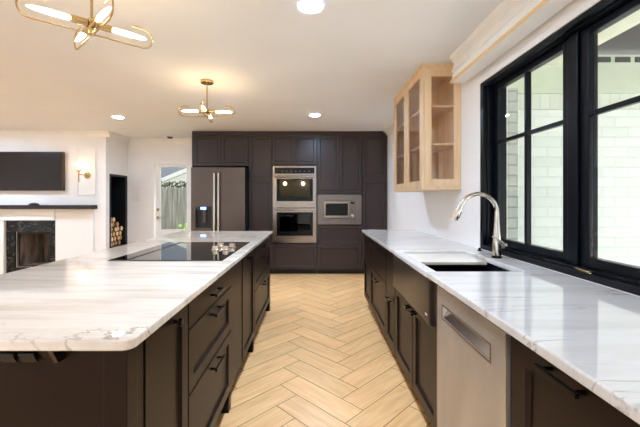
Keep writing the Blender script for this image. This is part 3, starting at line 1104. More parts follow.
# cooktop with downdraft slot
ck = thing('induction_cooktop', 'black glass cooktop with four steel knobs let into the island worktop', 'cooktop', (-0.84, 2.52, TZ1))
mb = MB(); mb.box(-1.118, -0.552, 2.08, 2.97, TZ1 + 0.0005, TZ1 + 0.006)
mb.build('glass_top', M['blackglass'], ck, bevel=0.002)
for (kx, ky) in ((-0.712, 2.50), (-0.722, 2.68), (-0.638, 2.50), (-0.625, 2.64)):
    mb = MB(); mb.lathe([(0.029, 0), (0.029, 0.004), (0.025, 0.008), (0.023, 0.028), (0.020, 0.031)], (kx, ky, TZ1 + 0.0062), (0, 0, 1), 20)
    mb.box(kx - 0.004, kx + 0.004, ky - 0.019, ky + 0.019, TZ1 + 0.0375, TZ1 + 0.041)
    mb.build('knob', M['chrome'], ck, smooth=True)
dd = thing('downdraft_vent', 'long narrow downdraft vent with steel rim along the cooktop', 'vent', (-1.185, 2.53, TZ1))
mb = MB(); mb.box(-1.245, -1.126, 2.08, 2.99, TZ1 + 0.0005, TZ1 + 0.005)
mb.build('vent_rim', M['steel_d'], dd, bevel=0.001)
mb = MB(); mb.box(-1.236, -1.135, 2.09, 2.98, TZ1 + 0.0052, TZ1 + 0.0075)
mb.build('vent_cover', M['blackglass'], dd, bevel=0.001)

# ------------------------------------------------------------------ counter run under the window
RX0, RX1, RYA, RYB = 0.58, XW - 0.0015, -0.4, 4.22
SY0, SY1, SX1 = 1.79, 2.495, 1.098
o = slab([(RX0, RYA, 0), (RX1, RYA, 0), (RX1, RYB, 0), (RX0, RYB, .03), (RX0, SY1, 0), (SX1, SY1, .015), (SX1, SY0, .015), (RX0, SY0, .012)],
         TZ0, TZ1).build('window_worktop', M['marble_r'], bevel=0.006, segs=3)
tag(o, 'long white veined marble worktop with sink cutout under the black window', 'countertop')
FXR = 0.61
CR = FXR + 0.022
F = face('-x', FXR)
g = 'base cabinets under the window worktop'
BK = XW - 0.003
LV = [(0.792, 0.872, True, None), (0.572, 0.788, True, None), (0.115, 0.568, False, 0.50)]
u = thing('base_cabinet', 'dark brown base cabinet with narrow door at the end of the window worktop', 'cabinet', (0.95, 3.96, 0), g)
mb = MB(); mb.box(CR, BK, 3.74, 4.19, 0.10, TOPC); mb.box(CR + 0.06, BK, 3.74, 4.19, 0, 0.10, 1)
mb.build('body', [M['brown'], M['toe']], u)
mb = MB(); fbox(mb, F, 3.744, 4.188, -0.02, 0, 0.59, 0.872)
mb.build('drawer', M['brown'], u, bevel=0.0015)
mb = MB(); shaker(mb, F, 3.744, 4.188, 0.115, 0.585)
d = mb.build('door', M['brown'], u)
knob(F, 4.13, 0.55, d, 0.012)
drawer_stack('base_cabinet', 'dark brown base cabinet with three drawers between end door and slim pullout', 2.925, 3.737, F, CR, BK, FXR, g, LV, 0.15, kind='right')
u = thing('base_cabinet', 'slim dark brown pullout base cabinet just beyond the sink', 'cabinet', (0.95, 2.76, 0), g)
mb = MB(); mb.box(CR, BK, 2.60, 2.922, 0.10, TOPC); mb.box(CR + 0.06, BK, 2.60, 2.922, 0, 0.10, 1)
mb.build('body', [M['brown'], M['toe']], u)
mb = MB(); fbox(mb, F, 2.604, 2.918, -0.02, 0, 0.515, 0.872)
mb.build('drawer', M['brown'], u, bevel=0.0015)
mb = MB(); shaker(mb, F, 2.604, 2.918, 0.115, 0.510)
d = mb.build('door', M['brown'], u)
bar_pull(F, 2.761, 0.482, 0.14, d)

# sink base + sink
u = thing('sink_cabinet', 'dark brown two door base cabinet under the black apron sink', 'cabinet', (0.95, 2.14, 0), g)
mb = MB(); mb.box(CR, BK, 1.70, 2.597, 0.10, 0.60); mb.box(CR + 0.06, BK, 1.70, 2.597, 0, 0.10, 1)
mb.box(CR, BK, 2.56, 2.597, 0.60, TOPC); mb.box(1.14, BK, 1.70, 2.56, 0.60, TOPC)
mb.build('body', [M['brown'], M['toe']], u)
for (a, b, kk) in ((2.138, 2.592, 2.185), (1.705, 2.132, 2.085)):
    mb = MB(); shaker(mb, F, a, b, 0.115, 0.635)
    d = mb.build('door', M['brown'], u)
    bar_pull(F, kk + (0.01 if kk > 2.13 else -0.01), 0.60, 0.075, d)

sk = thing('apron_sink', 'black farmhouse sink with dark apron front let into the window worktop', 'sink', (0.83, 2.14, 0.64))
s0, s1 = 1.715, 2.515
mb = MB()
mb.box(0.625, 0.645, s0, s1, 0.642, 0.872, 0)       # front wall of the bowl
mb.box(1.118, 1.133, s0, s1, 0.642, 0.872, 0)
mb.box(0.645, 1.118, s0, s0 + 0.02, 0.642, 0.872, 0)
mb.box(0.645, 1.118, s1 - 0.02, s1, 0.642, 0.872, 0)
mb.box(0.645, 1.118, s0 + 0.02, s1 - 0.02, 0.642, 0.66, 0)
mb.build('bowl', M['sink'], sk)
mb = MB()
prof = []
ay0, ay1 = 1.702, 2.55
pts = [(0.6245, ay0), (0.6245, ay1), (0.588, ay1), (0.582, ay1 - 0.01)]
for k in range(9):
    t = k / 8 * PI / 2
    pts.append((0.582 + 0.042 * (1 - math.cos(t)), ay0 + 0.05 - 0.05 * math.sin(t)))
pts = pts[:-1]
mb.prism([(x, y, 0.645) for x, y in pts], (0, 0, 0.876 - 0.645))
ap = mb.build('apron', M['apron'], sk, bevel=0.004, smooth=True)
mb = MB(); mb.box(0.584, 0.644, SY0 + 0.004, SY1 - 0.004, 0.8765, 0.904)
mb.build('front_rim', M['rim'], sk, bevel=0.003, label='light grey top edge of the apron')
mb = MB()
for k, dy in enumerate((0.0, 0.009, 0.018, 0.027)):
    mb.box(0.5808, 0.5818, 1.775 + dy, 1.775 + dy + 0.006, 0.682, 0.682 + (0.012 if k % 2 == 0 else 0.009))
mb.build('maker_mark', M['white_ink'], sk, label='tiny white lettering mark')
mb = MB(); mb.lathe([(0.045, 0), (0.045, 0.003), (0.03, 0.002)], (0.86, 2.12, 0.6602), (0, 0, 1), 20)
mb.build('drain', M['chrome'], sk, smooth=True)
mb = MB(); mb.box(0.648, 1.08, 2.15, 2.487, 0.8735, 0.893)
tag(mb.build('cutting_board', M['board'], bevel=0.004), 'pale board laid across the far end of the black sink', 'cutting board')

# faucet
fa = thing('kitchen_faucet', 'brushed nickel gooseneck faucet standing behind the sink in front of the window', 'faucet', (1.165, 2.2, TZ1))
fx, fy = 1.165, 2.2
mb = MB(); mb.lathe([(0.031, 0.0005), (0.031, 0.012), (0.026, 0.016)], (fx, fy, TZ1), (0, 0, 1), 24)
mb.build('base_ring', M['pull'], fa, smooth=True)
mb = MB(); mb.lathe([(0.0255, 0.016), (0.0255, 0.10), (0.019, 0.17), (0.0145, 0.24), (0.0138, 0.262)], (fx, fy, TZ1), (0, 0, 1), 24)
mb.build('body', M['chrome'], fa, smooth=True)
mb = MB()
R = 0.118
cz_, cx_ = TZ1 + 0.29, fx - R
pts = [(fx, fy, TZ1 + 0.255), (fx, fy, TZ1 + 0.27)]
for k in range(0, 17):
    a = k / 16 * math.radians(158)
    pts.append((cx_ + R * math.cos(a), fy, cz_ + R * math.sin(a)))
mb.tube(pts, 0.0132, 14, up=(0, 1, 0))
end = Vector(pts[-1]); dirn = (Vector(pts[-1]) - Vector(pts[-2])).normalized()
mb.build('spout', M['chrome'], fa, smooth=True)
mb = MB(); mb.lathe([(0.0145, 0.0), (0.0155, 0.008), (0.016, 0.03), (0.024, 0.095), (0.022, 0.10)], end, dirn, 20)
mb.build('spray_head', M['chrome'], fa, smooth=True)
mb = MB()
nn = dirn.cross(Vector((0, 1, 0))).normalized()
cc = end + dirn * 0.055 + nn * 0.017
for_s = 1 if nn.x > 0 else -1
cc = end + dirn * 0.055 + nn * for_s * 0.018
mb.tube([cc - dirn * 0.018, cc + dirn * 0.022 + nn * for_s * 0.004], [0.006, 0.007], 8)
mb.build('spray_button', M['blackplastic'], fa, smooth=True)
mb = MB()
mb.cyl((fx + 0.018, fy, TZ1 + 0.075), (fx + 0.062, fy, TZ1 + 0.075), 0.016, 0.015, 16)
mb.tube([(fx + 0.035, fy - 0.012, TZ1 + 0.085), (fx - 0.01, fy - 0.045, TZ1 + 0.118), (fx - 0.055, fy - 0.06, TZ1 + 0.142)], [0.009, 0.0085, 0.007], 10)
mb.build('lever', M['chrome'], fa, smooth=True)
mb = MB()
mb.lathe([(0.016, 0.0005), (0.016, 0.006), (0.010, 0.009), (0.008, 0.022)], (1.20, 2.50, TZ1), (0, 0, 1), 16)
tag(mb.build('air_switch', M['pull'], smooth=True), 'small dark push button in the worktop by the window corner', 'button')

# dishwasher
dw = thing('dishwasher', 'stainless steel dishwasher with pocket handle under the window worktop', 'dishwasher', (0.92, 1.385, 0))
a0, a1 = 1.082, 1.690
mb = MB(); mb.box(CR + 0.01, BK, a0 + 0.004, a1 - 0.004, 0.10, 0.865); mb.box(CR + 0.06, BK, a0 + 0.004, a1 - 0.004, 0, 0.10)
mb.build('tub', M['blackplastic'], dw)
FD = face('-x', 0.604)
mb = MB()
h0, h1, hz0, hz1 = a0 + 0.10, a1 - 0.07, 0.728, 0.785
fbox(mb, FD, a0, a1, -0.03, 0, 0.11, hz0); fbox(mb, FD, a0, a1, -0.03, 0, hz1, 0.862)
fbox(mb, FD, a0, h0, -0.03, 0, hz0, hz1); fbox(mb, FD, h1, a1, -0.03, 0, hz0, hz1)
bmesh.ops.remove_doubles(mb.bm, verts=mb.bm.verts[:], dist=1e-5)
dd_ = mb.build('door', M['steel_v'], dw)
mb = MB()
pts = [(-0.001, hz1 - 0.0005), (-0.0295, hz1 - 0.0005), (-0.0295, hz0 + 0.0005), (-0.002, hz0 + 0.0005), (-0.002, hz0 + 0.004), (-0.027, hz1 - 0.014), (-0.026, hz1 - 0.004), (-0.001, hz1 - 0.004)]
mb.prism([FD(h0 + 0.0005, d_, v_) for d_, v_ in pts], (0, h1 - h0 - 0.001, 0))
mb.build('pocket_handle', M['chrome'], dd_)
mb = MB()
fbox(mb, FD, h0 - 0.006, h1 + 0.006, 0.0003, 0.003, hz1, hz1 + 0.006); fbox(mb, FD, h0 - 0.006, h1 + 0.006, 0.0003, 0.003, hz0 - 0.006, hz0)
fbox(mb, FD, h0 - 0.006, h0, 0.0003, 0.003, hz0, hz1); fbox(mb, FD, h1, h1 + 0.006, 0.0003, 0.003, hz0, hz1)
mb.build('handle_rim', M['steel'], dd_)
mb = MB(); fbox(mb, FD, a0, a0 + 0.006, 0.0003, 0.002, 0.112, 0.861)
mb.build('door_edge', M['chrome'], dd_)
mb = MB(); fbox(mb, FD, a1 - 0.006, a1, 0.0003, 0.002, 0.112, 0.861)
mb.build('door_edge', M['chrome'], dd_)

# near base cabinets
def door_unit(label, y0, y1):
    u = thing('base_cabinet', label, 'cabinet', (0.95, (y0 + y1) / 2, 0), g)
    mb = MB(); mb.box(CR, BK, y0 + 0.001, y1 - 0.001, 0.10, TOPC); mb.box(CR + 0.06, BK, y0 + 0.001, y1 - 0.001, 0, 0.10, 1)
    mb.build('body', [M['brown'], M['toe']], u)
    mb = MB(); shaker(mb, F, y0 + 0.004, y1 - 0.004, 0.115, 0.872, fw=0.075)
    d = mb.build('door', M['brown'], u)
    bar_pull(F, (y0 + y1) / 2, 0.850, 0.145, d)
door_unit('dark brown base cabinet with long bar handle next to the steel dishwasher', 0.585, 1.076)
door_unit('dark brown base cabinet at the open end of the window worktop', -0.35, 0.582)

# ------------------------------------------------------------------ glass wall cabinet
gc = thing('glass_wall_cabinet', 'natural maple wall cabinet with glass doors hung beside the black window', 'cabinet', (1.09, 3.48, 1.37))
gx0, gx1, gy0, gy1, gz0, gz1 = 0.918, XW - 0.002, 2.93, 3.96, 1.375, 2.408
mb = MB()
mb.box(gx0 + 0.022, gx1, gy0, gy1, gz0, gz0 + 0.02); mb.box(gx0 + 0.022, gx1, gy0, gy1, gz1 - 0.02, gz1)
mb.box(gx1 - 0.012, gx1, gy0 + 0.022, gy1, gz0 + 0.02, gz1 - 0.02)
mb.box(gx0 + 0.022, gx1 - 0.012, gy1 - 0.02, gy1, gz0 + 0.02, gz1 - 0.02)
mb.box(gx0 + 0.022, gx1 - 0.012, 3.44, 3.46, gz0 + 0.02, gz1 - 0.02)
mb.build('body', M['maple'], gc)
mb = MB()
shaker(mb, face('-y', gy0), gx0 + 0.022, gx1, gz0 + 0.021, gz1 - 0.021, th=0.02, fw=0.058, open_=True)
ef = mb.build('end_frame', M['maple'], gc)
mb = MB(); mb.box(gx0 + 0.0795, gx1 - 0.0575, gy0 + 0.009, gy0 + 0.012, gz0 + 0.0785, gz1 - 0.0785)
mb.build('glass', M['glass_cab'], ef)
FG = face('-x', gx0)
for (a, b) in ((gy0 + 0.001, 3.446), (3.450, gy1)):
    mb = MB(); shaker(mb, FG, a, b, gz0, gz1, th=0.02, fw=0.07, open_=True)
    d = mb.build('door', M['maple'], gc)
    mb = MB(); mb.box(gx0 + 0.009, gx0 + 0.012, a + 0.0695, b - 0.0695, gz0 + 0.0695, gz1 - 0.0695)
    mb.build('glass', M['glass_cab'], d)
for zz in (1.755, 2.08):
    for (a, b) in ((gy0 + 0.024, 3.439), (3.461, gy1 - 0.021)):
        mb = MB(); mb.box(gx0 + 0.03, gx1 - 0.013, a, b, zz - 0.009, zz + 0.009)
        mb.build('shelf', M['maple'], gc)
mb = MB()
mb.prism([(gx0 - 0.004, gy0 - 0.004, gz1 + 0.0005), (gx1, gy0 - 0.004, gz1 + 0.0005), (gx1, gy1, gz1 + 0.0005), (gx0 - 0.004, gy1, gz1 + 0.0005)], (0, 0, 0.030))
mb.build('top_molding', M['maple'], gc, bevel=0.004)
mb = MB(); mb.box(gx0 + 0.002, gx1, gy0 - 0.003, gy1, gz0 - 0.012, gz0 - 0.0005)
mb.build('bottom_rail', M['maple'], gc, bevel=0.003)

# ------------------------------------------------------------------ tall cabinet wall at the back
PB = 5.86
FB = face('-y', PB)
YC0, YC1 = PB + 0.022, YD - 0.002
g = 'tall dark cabinets along the back wall'
TOP = 2.365
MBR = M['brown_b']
def tall_body(label, x0, x1, boxes):
    u = thing('tall_cabinet', label, 'cabinet', ((x0 + x1) / 2, 6.2, boxes[0][4] if len(boxes[0]) > 4 else 0), g)
    mb = MB()
    for bx in boxes:
        mb.box(*bx)
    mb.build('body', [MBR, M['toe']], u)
    return u
def door(u, x0, x1, z0, z1, name='door', kn=None, fw=0.05):
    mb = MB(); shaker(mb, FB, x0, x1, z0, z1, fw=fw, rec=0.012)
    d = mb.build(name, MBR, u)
    if kn: knob(FB, kn[0], kn[1], d, 0.012)
    return d
b = 0.0015
# over the fridge
u = tall_body('dark two door cabinet above the refrigerator', -2.05, -1.113, [(-2.05 + b, -1.113 - b, YC0, YC1, 1.845, TOP)])
door(u, -2.044, -1.585, 1.85, TOP - 0.004, kn=(-1.612, 1.885)); door(u, -1.580, -1.119, 1.85, TOP - 0.004, kn=(-1.553, 1.885))
mb = MB(); mb.box(-2.075, -2.0505, PB + 0.002, YC1, 0.0, TOP)
tag(mb.build('fridge_side_panel', MBR), 'tall dark end panel beside the refrigerator by the garden door', 'panel')
# pantry
u = tall_body('dark pantry cabinet between refrigerator and double oven', -1.113, -0.713,
              [(-1.113 + b, -0.713 - b, YC0, YC1, 0.085, TOP), (-1.113 + b, -0.713 - b, PB + 0.08, YC1, 0, 0.085, 1)])
door(u, -1.108, -0.718, 1.622, TOP - 0.004); door(u, -1.108, -0.718, 0.092, 1.612, kn=(-1.083, 0.88))
# oven tower: opening z 0.535..1.845
OX0, OX1 = -0.713, 0.051
u = tall_body('dark oven tower cabinet holding the double wall oven', OX0, OX1,
              [(OX0 + b, OX1 - b, YC0, YC1, 1.852, TOP), (OX0 + b, OX1 - b, YC0, YC1, 0.085, 0.53), (OX0 + b, OX0 + 0.012, YC0, YC1, 0.53, 1.852),
               (OX1 - 0.012, OX1 - b, YC0, YC1, 0.53, 1.852), (OX0 + 0.012, OX1 - 0.012, YC1 - 0.012, YC1, 0.53, 1.852),
               (OX0 + b, OX1 - b, PB + 0.08, YC1, 0, 0.085, 1)])
xm = (OX0 + OX1) / 2
door(u, OX0 + 0.005, xm - 0.002, 1.872, TOP - 0.004, kn=(xm - 0.03, 1.905)); door(u, xm + 0.002, OX1 - 0.005, 1.872, TOP - 0.004, kn=(xm + 0.03, 1.905))
door(u, OX0 + 0.005, OX1 - 0.005, 0.092, 0.522, 'drawer')
# microwave tower: opening z 0.855..1.36
QX0, QX1 = 0.051, 0.815
u = tall_body('dark tall cabinet around the built in microwave', QX0, QX1,
              [(QX0 + b, QX1 - b, YC0, YC1, 1.372, TOP), (QX0 + b, QX1 - b, YC0, YC1, 0.085, 0.85), (QX0 + b, QX0 + 0.03, YC0, YC1, 0.85, 1.372),
               (QX1 - 0.03, QX1 - b, YC0, YC1, 0.85, 1.372), (QX0 + 0.03, QX1 - 0.03, YC1 - 0.012, YC1, 0.85, 1.372),
               (QX0 + b, QX1 - b, PB + 0.08, YC1, 0, 0.085, 1)])
xm = (QX0 + QX1) / 2
door(u, QX0 + 0.005, xm - 0.002, 1.382, TOP - 0.004, kn=(xm - 0.03, 1.42)); door(u, xm + 0.002, QX1 - 0.005, 1.382, TOP - 0.004, kn=(xm + 0.03, 1.42))
door(u, QX0 + 0.005, QX1 - 0.005, 0.505, 0.838, 'drawer', kn=(xm, 0.80)); door(u, QX0 + 0.005, QX1 - 0.005, 0.092, 0.497, 'drawer')
# column against the window wall
u = tall_body('dark tall column cabinet in the corner by the window wall', QX1, 1.245,
              [(QX1 + b, 1.245, YC0, YC1, 0.085, TOP), (QX1 + b, 1.245, PB + 0.08, YC1, 0, 0.085, 1)])
door(u, QX1 + 0.005, 1.241, 1.622, TOP - 0.004, kn=(QX1 + 0.03, 1.65)); door(u, QX1 + 0.005, 1.241, 0.092, 1.612)
mb = MB(); mb.box(-2.075, 1.168, PB + 0.003, YC1, TOP + 0.001, ZC - 0.002)
tag(mb.build('cabinet_fascia', MBR, bevel=0.003), 'long dark fascia board closing the gap over the tall cabinets', 'fascia board')

# ------------------------------------------------------------------ refrigerator
fr_ = thing('refrigerator', 'dark slate french door refrigerator with ice dispenser', 'refrigerator', (-1.54, 6.0, 0))
rx0, rx1, FY = -1.997, -1.120, 5.60
FR = face('-y', FY)
mb = MB(); mb.box(rx0 + 0.01, rx1 - 0.004, FY + 0.075, YC1 - 0.03, 0.02, 1.80)
mb.build('body', M['steel_d'], fr_)
sx_ = -1.572
z_lo = 0.62
# left door with dispenser recess
du0, du1, dv0, dv1 = -1.925, -1.66, 0.80, 1.165
mb = MB()
fbox(mb, FR, rx0, du0, -0.07, 0, z_lo, 1.80); fbox(mb, FR, du1, sx_ - 0.002, -0.07, 0, z_lo, 1.80)
fbox(mb, FR, du0, du1, -0.07, 0, dv1, 1.80); fbox(mb, FR, du0, du1, -0.07, 0, z_lo, dv0)
fbox(mb, FR, du0, du1, -0.07, -0.055, dv0, dv1)
bmesh.ops.remove_doubles(mb.bm, verts=mb.bm.verts[:], dist=1e-5)
ld = mb.build('door', M['steel_d'], fr_)
mb = MB(); fbox(mb, FR, sx_ + 0.002, rx1, -0.07, 0, z_lo, 1.80)
rd = mb.build('door', M['steel_d'], fr_, bevel=0.004)
mb = MB(); fbox(mb, FR, rx0, rx1, -0.07, 0, 0.06, z_lo - 0.006)
fd_ = mb.build('freezer_drawer', M['steel_d'], fr_, bevel=0.004)
for par, xx in ((ld, sx_ - 0.034), (rd, sx_ + 0.034)):
    mb = MB(); mb.box(xx - 0.014, xx + 0.014, FY - 0.058, FY - 0.040, 0.74, 1.70)
    for zz in (0.78, 1.66): mb.box(xx - 0.010, xx + 0.010, FY - 0.040, FY - 0.0005, zz - 0.018, zz + 0.018)
    mb.build('handle', M['chrome'], par, bevel=0.004)
mb = MB(); mb.box(rx0 + 0.1, rx1 - 0.1, FY - 0.058, FY - 0.040, 0.53, 0.558)
for xx in (rx0 + 0.14, rx1 - 0.14): mb.box(xx - 0.018, xx + 0.018, FY - 0.040, FY - 0.0005, 0.535, 0.553)
mb.build('handle', M['chrome'], fd_, bevel=0.004)
mb = MB()                                       # dispenser cavity lining, paddle, tray, control strip
fbox(mb, FR, du0 + 0.002, du1 - 0.002, -0.054, -0.05, dv0 + 0.002, 1.10, 0)
fbox(mb, FR, du0 + 0.002, du1 - 0.002, -0.049, 0.003, 1.10, dv1 - 0.002, 0)
fbox(mb, FR, du0 + 0.03, du0 + 0.045, -0.049, -0.04, dv0 + 0.02, 1.09, 0)
fbox(mb, FR, -1.815, -1.765, -0.045, -0.03, 0.90, 1.06, 1)
fbox(mb, FR, du0 + 0.01, du1 - 0.01, -0.049, 0.004, dv0 + 0.003, dv0 + 0.018, 1)
fbox(mb, FR, -1.81, -1.77, -0.03, -0.005, 1.06, 1.099, 1)
dp = mb.build('dispenser', [M['blackplastic'], M['steel_d']], ld)
mb = MB(); fbox(mb, FR, -1.84, -1.75, 0.0032, 0.005, 1.112, 1.155)
mb.build('display', M['display'], ld, label='small lit blue display')

# ------------------------------------------------------------------ double wall oven
ov = thing('double_wall_oven', 'stainless steel double wall oven in the tall cabinets', 'oven', (-0.33, 6.1, 0.54))
FO = face('-y', PB - 0.012)
ox0, ox1 = -0.700, 0.038
ob_, ot = 0.545, 1.842
mb = MB()
for (a, b_) in ((1.20, 1.655), (0.62, 1.09)):
    mb.box(ox0 + 0.01, ox0 + 0.03, PB + 0.024, 6.5, a, b_, 0); mb.box(ox1 - 0.03, ox1 - 0.01, PB + 0.024, 6.5, a, b_, 0)
    mb.box(ox0 + 0.01, ox1 - 0.01, 6.5, 6.52, a, b_, 0)
    mb.box(ox0 + 0.01, ox1 - 0.01, PB + 0.024, 6.52, a - 0.02, a, 0); mb.box(ox0 + 0.01, ox1 - 0.01, PB + 0.024, 6.52, b_, b_ + 0.02, 0)
mb.build('oven_cavity', M['oven_int'], ov)
mb = MB()
for sx2 in (-0.545, -0.205):
    mb.lathe([(0.028, 0), (0.028, 0.012), (0.018, 0.018)], (sx2, 6.498, 1.575), (0, -1, 0), 20)
mb.build('cavity_disc', M['oven_disc'], ov, label='two round glowing discs')  # two glowing discs on the back wall of the upper cavity
mb = MB()
for sx2 in (-0.545, -0.205):
    pts = [(sx2 + 0.055 * math.cos(k * PI / 12), 6.46, 1.575 + 0.055 * math.sin(k * PI / 12)) for k in range(24)]
    mb.tube(pts, 0.006, 6, closed=True, up=(0, 1, 0))
    for a in (0.6, 2.5, 4.7): mb.cyl((sx2 + 0.055 * math.cos(a), 6.46, 1.575 + 0.055 * math.sin(a)), (sx2 + 0.055 * math.cos(a), 6.499, 1.575 + 0.055 * math.sin(a)), 0.004, None, 6)
mb.build('disc_ring', M['steel_d'], ov)
for zz in (1.30, 0.80):
    mb = MB()
    for k in range(14):
        yy = PB + 0.09 + k * 0.028
        mb.cyl((ox0 + 0.031, yy, zz), (ox1 - 0.031, yy, zz), 0.003, None, 6)
    mb.build('rack', M['steel'], ov)
mb = MB()                                       # control panel
fbox(mb, FO, ox0, ox1, -0.032, 0, 1.692, ot)
cp = mb.build('control_panel', M['steel'], ov, bevel=0.003)
mb = MB(); fbox(mb, FO, ox0 + 0.03, ox1 - 0.03, 0.0005, 0.004, 1.715, 1.818)
mb.build('control_glass', M['blackmask'], cp)
mb = MB()
for k in range(7): fbox(mb, FO, -0.55 + k * 0.075, -0.55 + k * 0.075 + 0.03, 0.0042, 0.005, 1.748, 1.762)
mb.build('control_marks', M['steel_d'], cp)
for (a, b_, w0, w1, gm) in ((1.142, 1.686, 1.247, 1.632, 'glass_oven'), (ob_, 1.134, 0.66, 1.06, 'glass_dark')):
    mb = MB()
    wx0, wx1 = ox0 + 0.065, ox1 - 0.055
    fbox(mb, FO, ox0, wx0, -0.032, 0, a, b_); fbox(mb, FO, wx1, ox1, -0.032, 0, a, b_)
    fbox(mb, FO, wx0, wx1, -0.032, 0, a, w0); fbox(mb, FO, wx0, wx1, -0.032, 0, w1, b_)
    bmesh.ops.remove_doubles(mb.bm, verts=mb.bm.verts[:], dist=1e-5)
    d = mb.build('oven_door', M['steel'], ov)
    mb = MB(); fbox(mb, FO, wx0 + 0.0005, wx1 - 0.0005, -0.012, -0.008, w0 + 0.0005, w1 - 0.0005)
    mb.build('oven_window', M[gm], d)
    mb = MB()
    fw = 0.05
    fbox(mb, FO, wx0 + 0.001, wx0 + fw, -0.007, -0.004, w0 + 0.001, w1 - 0.001); fbox(mb, FO, wx1 - fw, wx1 - 0.001, -0.007, -0.004, w0 + 0.001, w1 - 0.001)
    fbox(mb, FO, wx0 + fw, wx1 - fw, -0.007, -0.004, w0 + 0.001, w0 + 0.075)
    fbox(mb, FO, wx0 + fw, wx1 - fw, -0.007, -0.004, w1 - 0.02, w1 - 0.001)
    mb.build('window_mask', M['blackmask'], d)
    mb = MB()
    hz = b_ - 0.026
    mb.cyl(FO(ox0 + 0.03, 0.05, hz), FO(ox1 - 0.03, 0.05, hz), 0.012, None, 14)
    for xx in (ox0 + 0.06, ox1 - 0.06): mb.cyl(FO(xx, 0.0005, hz), FO(xx, 0.048, hz), 0.009, None, 12)
    mb.build('handle', M['steel'], d, smooth=True)

# ------------------------------------------------------------------ microwave
mw = thing('microwave_oven', 'built in steel microwave with wide trim frame in the tall cabinets', 'microwave', (0.433, 6.1, 0.86))
FM = face('-y', PB - 0.004)
mx0, mx1, mz0, mz1 = 0.085, 0.781, 0.862, 1.345
nx0, nx1, nz0, nz1 = 0.165, 0.70, 0.955, 1.255
mb = MB()
fbox(mb, FM, mx0 - 0.024, nx0, -0.0, 0.018, mz0 - 0.006, mz1 + 0.015); fbox(mb, FM, nx1, mx1 + 0.024, 0, 0.018, mz0 - 0.006, mz1 + 0.015)
fbox(mb, FM, nx0, nx1, 0, 0.018, mz0 - 0.006, nz0); fbox(mb, FM, nx0, nx1, 0, 0.018, nz1, mz1 + 0.015)
bmesh.ops.remove_doubles(mb.bm, verts=mb.bm.verts[:], dist=1e-5)
mb.build('trim_frame', M['steel_m'], mw)
mb = MB(); mb.box(nx0 + 0.002, nx1 - 0.002, PB + 0.03, 6.4, nz0 + 0.002, nz1 - 0.002)
mb.build('body', M['blackplastic'], mw)
mb = MB()
fbox(mb, FM, nx0 + 0.004, 0.60, -0.03, 0.010, nz0 + 0.004, nz1 - 0.004)
d = mb.build('door', M['steel'], mw, bevel=0.004)
mb = MB(); fbox(mb, FM, nx0 + 0.03, 0.575, 0.0102, 0.012, nz0 + 0.05, nz1 - 0.045)
mb.build('window', M['blackmask'], d)
mb = MB(); fbox(mb, FM, 0.604, nx1 - 0.004, -0.03, 0.010, nz0 + 0.004, nz1 - 0.004)
cpn = mb.build('control_panel', M['steel'], mw, bevel=0.003)
mb = MB()
fbox(mb, FM, 0.615, 0.685, 0.0102, 0.012, 1.195, 1.235)
for r in range(4):
    for k in range(3): fbox(mb, FM, 0.615 + k * 0.025, 0.633 + k * 0.025, 0.0102, 0.0125, 1.155 - r * 0.035, 1.175 - r * 0.035)
mb.build('buttons', M['blackplastic'], cpn)
mb = MB(); mb.lathe([(0.02, 0.0105), (0.02, 0.025), (0.016, 0.028)], FM(0.65, 0, 1.0), (0, -1, 0), 18)
mb.build('dial', M['chrome'], cpn, smooth=True)

# ------------------------------------------------------------------ ceiling lights
def downlight(x, y, label):
    t = thing('recessed_ceiling_light', label, 'ceiling light', (x, y, ZC - 0.02), 'recessed ceiling lights')
    mb = MB()
    c_ = Vector((x, y, ZC))
    mb.skin([mb.ring(c_ - Vector((0, 0, h)), (0, 0, 1), (1, 0, 0), r, 32) for r, h in
             ((0.083, 0.001), (0.082, 0.006), (0.074, 0.009), (0.066, 0.004), (0.066, 0.001))], caps=False)
    mb.build('trim_ring', M['trim'], t, smooth=True)
    mb = MB(); mb.lathe([(0.0655, 0.001), (0.0655, 0.003)], (x, y, ZC - 0.0045), (0, 0, 1), 32)
    mb.build('lens', M['downlight'], t)
    ld_ = bpy.data.lights.new('can_lamp', 'SPOT')
    ld_.energy = SPOT
    ld_.color = (0.76, 0.88, 1.0)
    ld_.spot_size = math.radians(118)
    ld_.spot_blend = 1.0
    ld_.shadow_soft_size = 0.06
    lo_ = bpy.data.objects.new('can_lamp', ld_)
    COL.objects.link(lo_)
    lo_.parent = t
    lo_.location = Vector((x, y, ZC - 0.012)) - WORLD[t.name]
    return t
d0 = downlight(-0.02, 2.06, 'round white recessed ceiling light over the aisle beside the sink')
dup(d0, (0.03, 2.68, 0), 'small round recessed ceiling light in front of the microwave cabinets')
dup(d0, (-2.74, 2.80, 0), 'round recessed ceiling light in the living area near the television')
dup(d0, (0.02, -2.9, 0), 'added unseen ceiling light behind the viewpoint over the aisle')  # this and the following copies are out of view, added as fill light
dup(d0, (-2.74, -2.3, 0), 'added unseen ceiling light behind the viewpoint over the living area')
dup(d0, (-5.2, 0.6, 0), 'added unseen ceiling light far out over the living area')  # added out of view to brighten the living area
dup(d0, (-5.2, 2.80, 0), 'added unseen ceiling light in front of the wall television')
mb = MB()
mb.lathe([(0.05, 0), (0.05, 0.012), (0.035, 0.03), (0.02, 0.034)], (-2.68, 6.42, ZC - 0.0005), (0, 0, -1), 20)
tag(mb.build('smoke_detector', M['steel_d'], smooth=True), 'small grey ceiling fitting near the garden door', 'ceiling fitting')

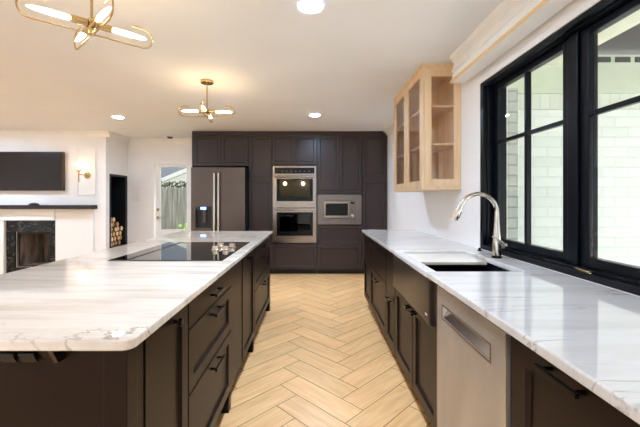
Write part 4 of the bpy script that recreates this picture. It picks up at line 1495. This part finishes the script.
def chandelier(loc, ang, label, cross):
    x, y, z = loc
    t = thing('chandelier', label, 'chandelier', loc, 'brass chandeliers over the island')
    P = Vector(loc)
    mb = MB(); mb.lathe([(0.062, 0.0005), (0.062, 0.022), (0.058, 0.026)], (x, y, ZC), (0, 0, -1), 28)
    mb.build('canopy', M['brass'], t, smooth=True)
    mb = MB(); mb.cyl((x, y, z + 0.02), (x, y, ZC - 0.026), 0.006, None, 12)
    mb.build('rod', M['brass'], t, smooth=True)
    mb = MB(); mb.lathe([(0.008, -0.05), (0.016, -0.046), (0.018, -0.02), (0.018, 0.02), (0.012, 0.03), (0.007, 0.034)], (x, y, z), (0, 0, 1), 20)
    mb.build('hub', M['brass'], t, smooth=True)
    for k in range(2):
        a = ang + k * math.radians(cross)
        d = Vector((math.cos(a), math.sin(a), 0))
        dz = Vector((0, 0, 1))
        zo = -0.012 if k else 0.010
        low, hgt, L_ = -0.048 + zo * 0.4, 0.096, 0.222
        pts = []
        r = hgt / 2
        mid = P + dz * (low + r)
        def arc(s):
            q = []
            for i in range(11):
                th = -PI / 2 + PI * i / 10
                q.append(mid + d * s * (L_ + r * math.cos(th)) + dz * r * math.sin(th))
            return q
        A = arc(-1)[::-1]
        B = arc(1)
        pts = [A[0] + d * 0.05] + A + [P + dz * low] + B + [B[-1] - d * 0.05]
        mb = MB(); mb.tube(pts, 0.0042, 8, up=d.cross(dz))
        arm = mb.build('arm_wire', M['brass'], t, smooth=True)
        for s in (-1, 1):
            c0 = mid
            mb = MB(); mb.lathe([(0.011, 0.014), (0.0165, 0.018), (0.0165, 0.082), (0.012, 0.084)], c0, d * s, 18)
            so = mb.build('socket', M['brass'], t, smooth=True)
            mb = MB(); mb.lathe([(0.006, 0.085), (0.009, 0.09), (0.0115, 0.10), (0.0115, 0.17), (0.008, 0.215), (0.004, 0.234), (0.001, 0.24)], c0, d * s, 14)
            mb.build('tube_bulb', M['filament'], t, smooth=True)
    return t
chandelier((-1.050, 1.63, 2.108), math.radians(41), 'brass chandelier with four tube bulbs over the wide end of the island worktop', 98)
chandelier((-1.045, 3.37, 2.135), math.radians(6), 'brass chandelier with four tube bulbs over the island in front of the refrigerator', 90)
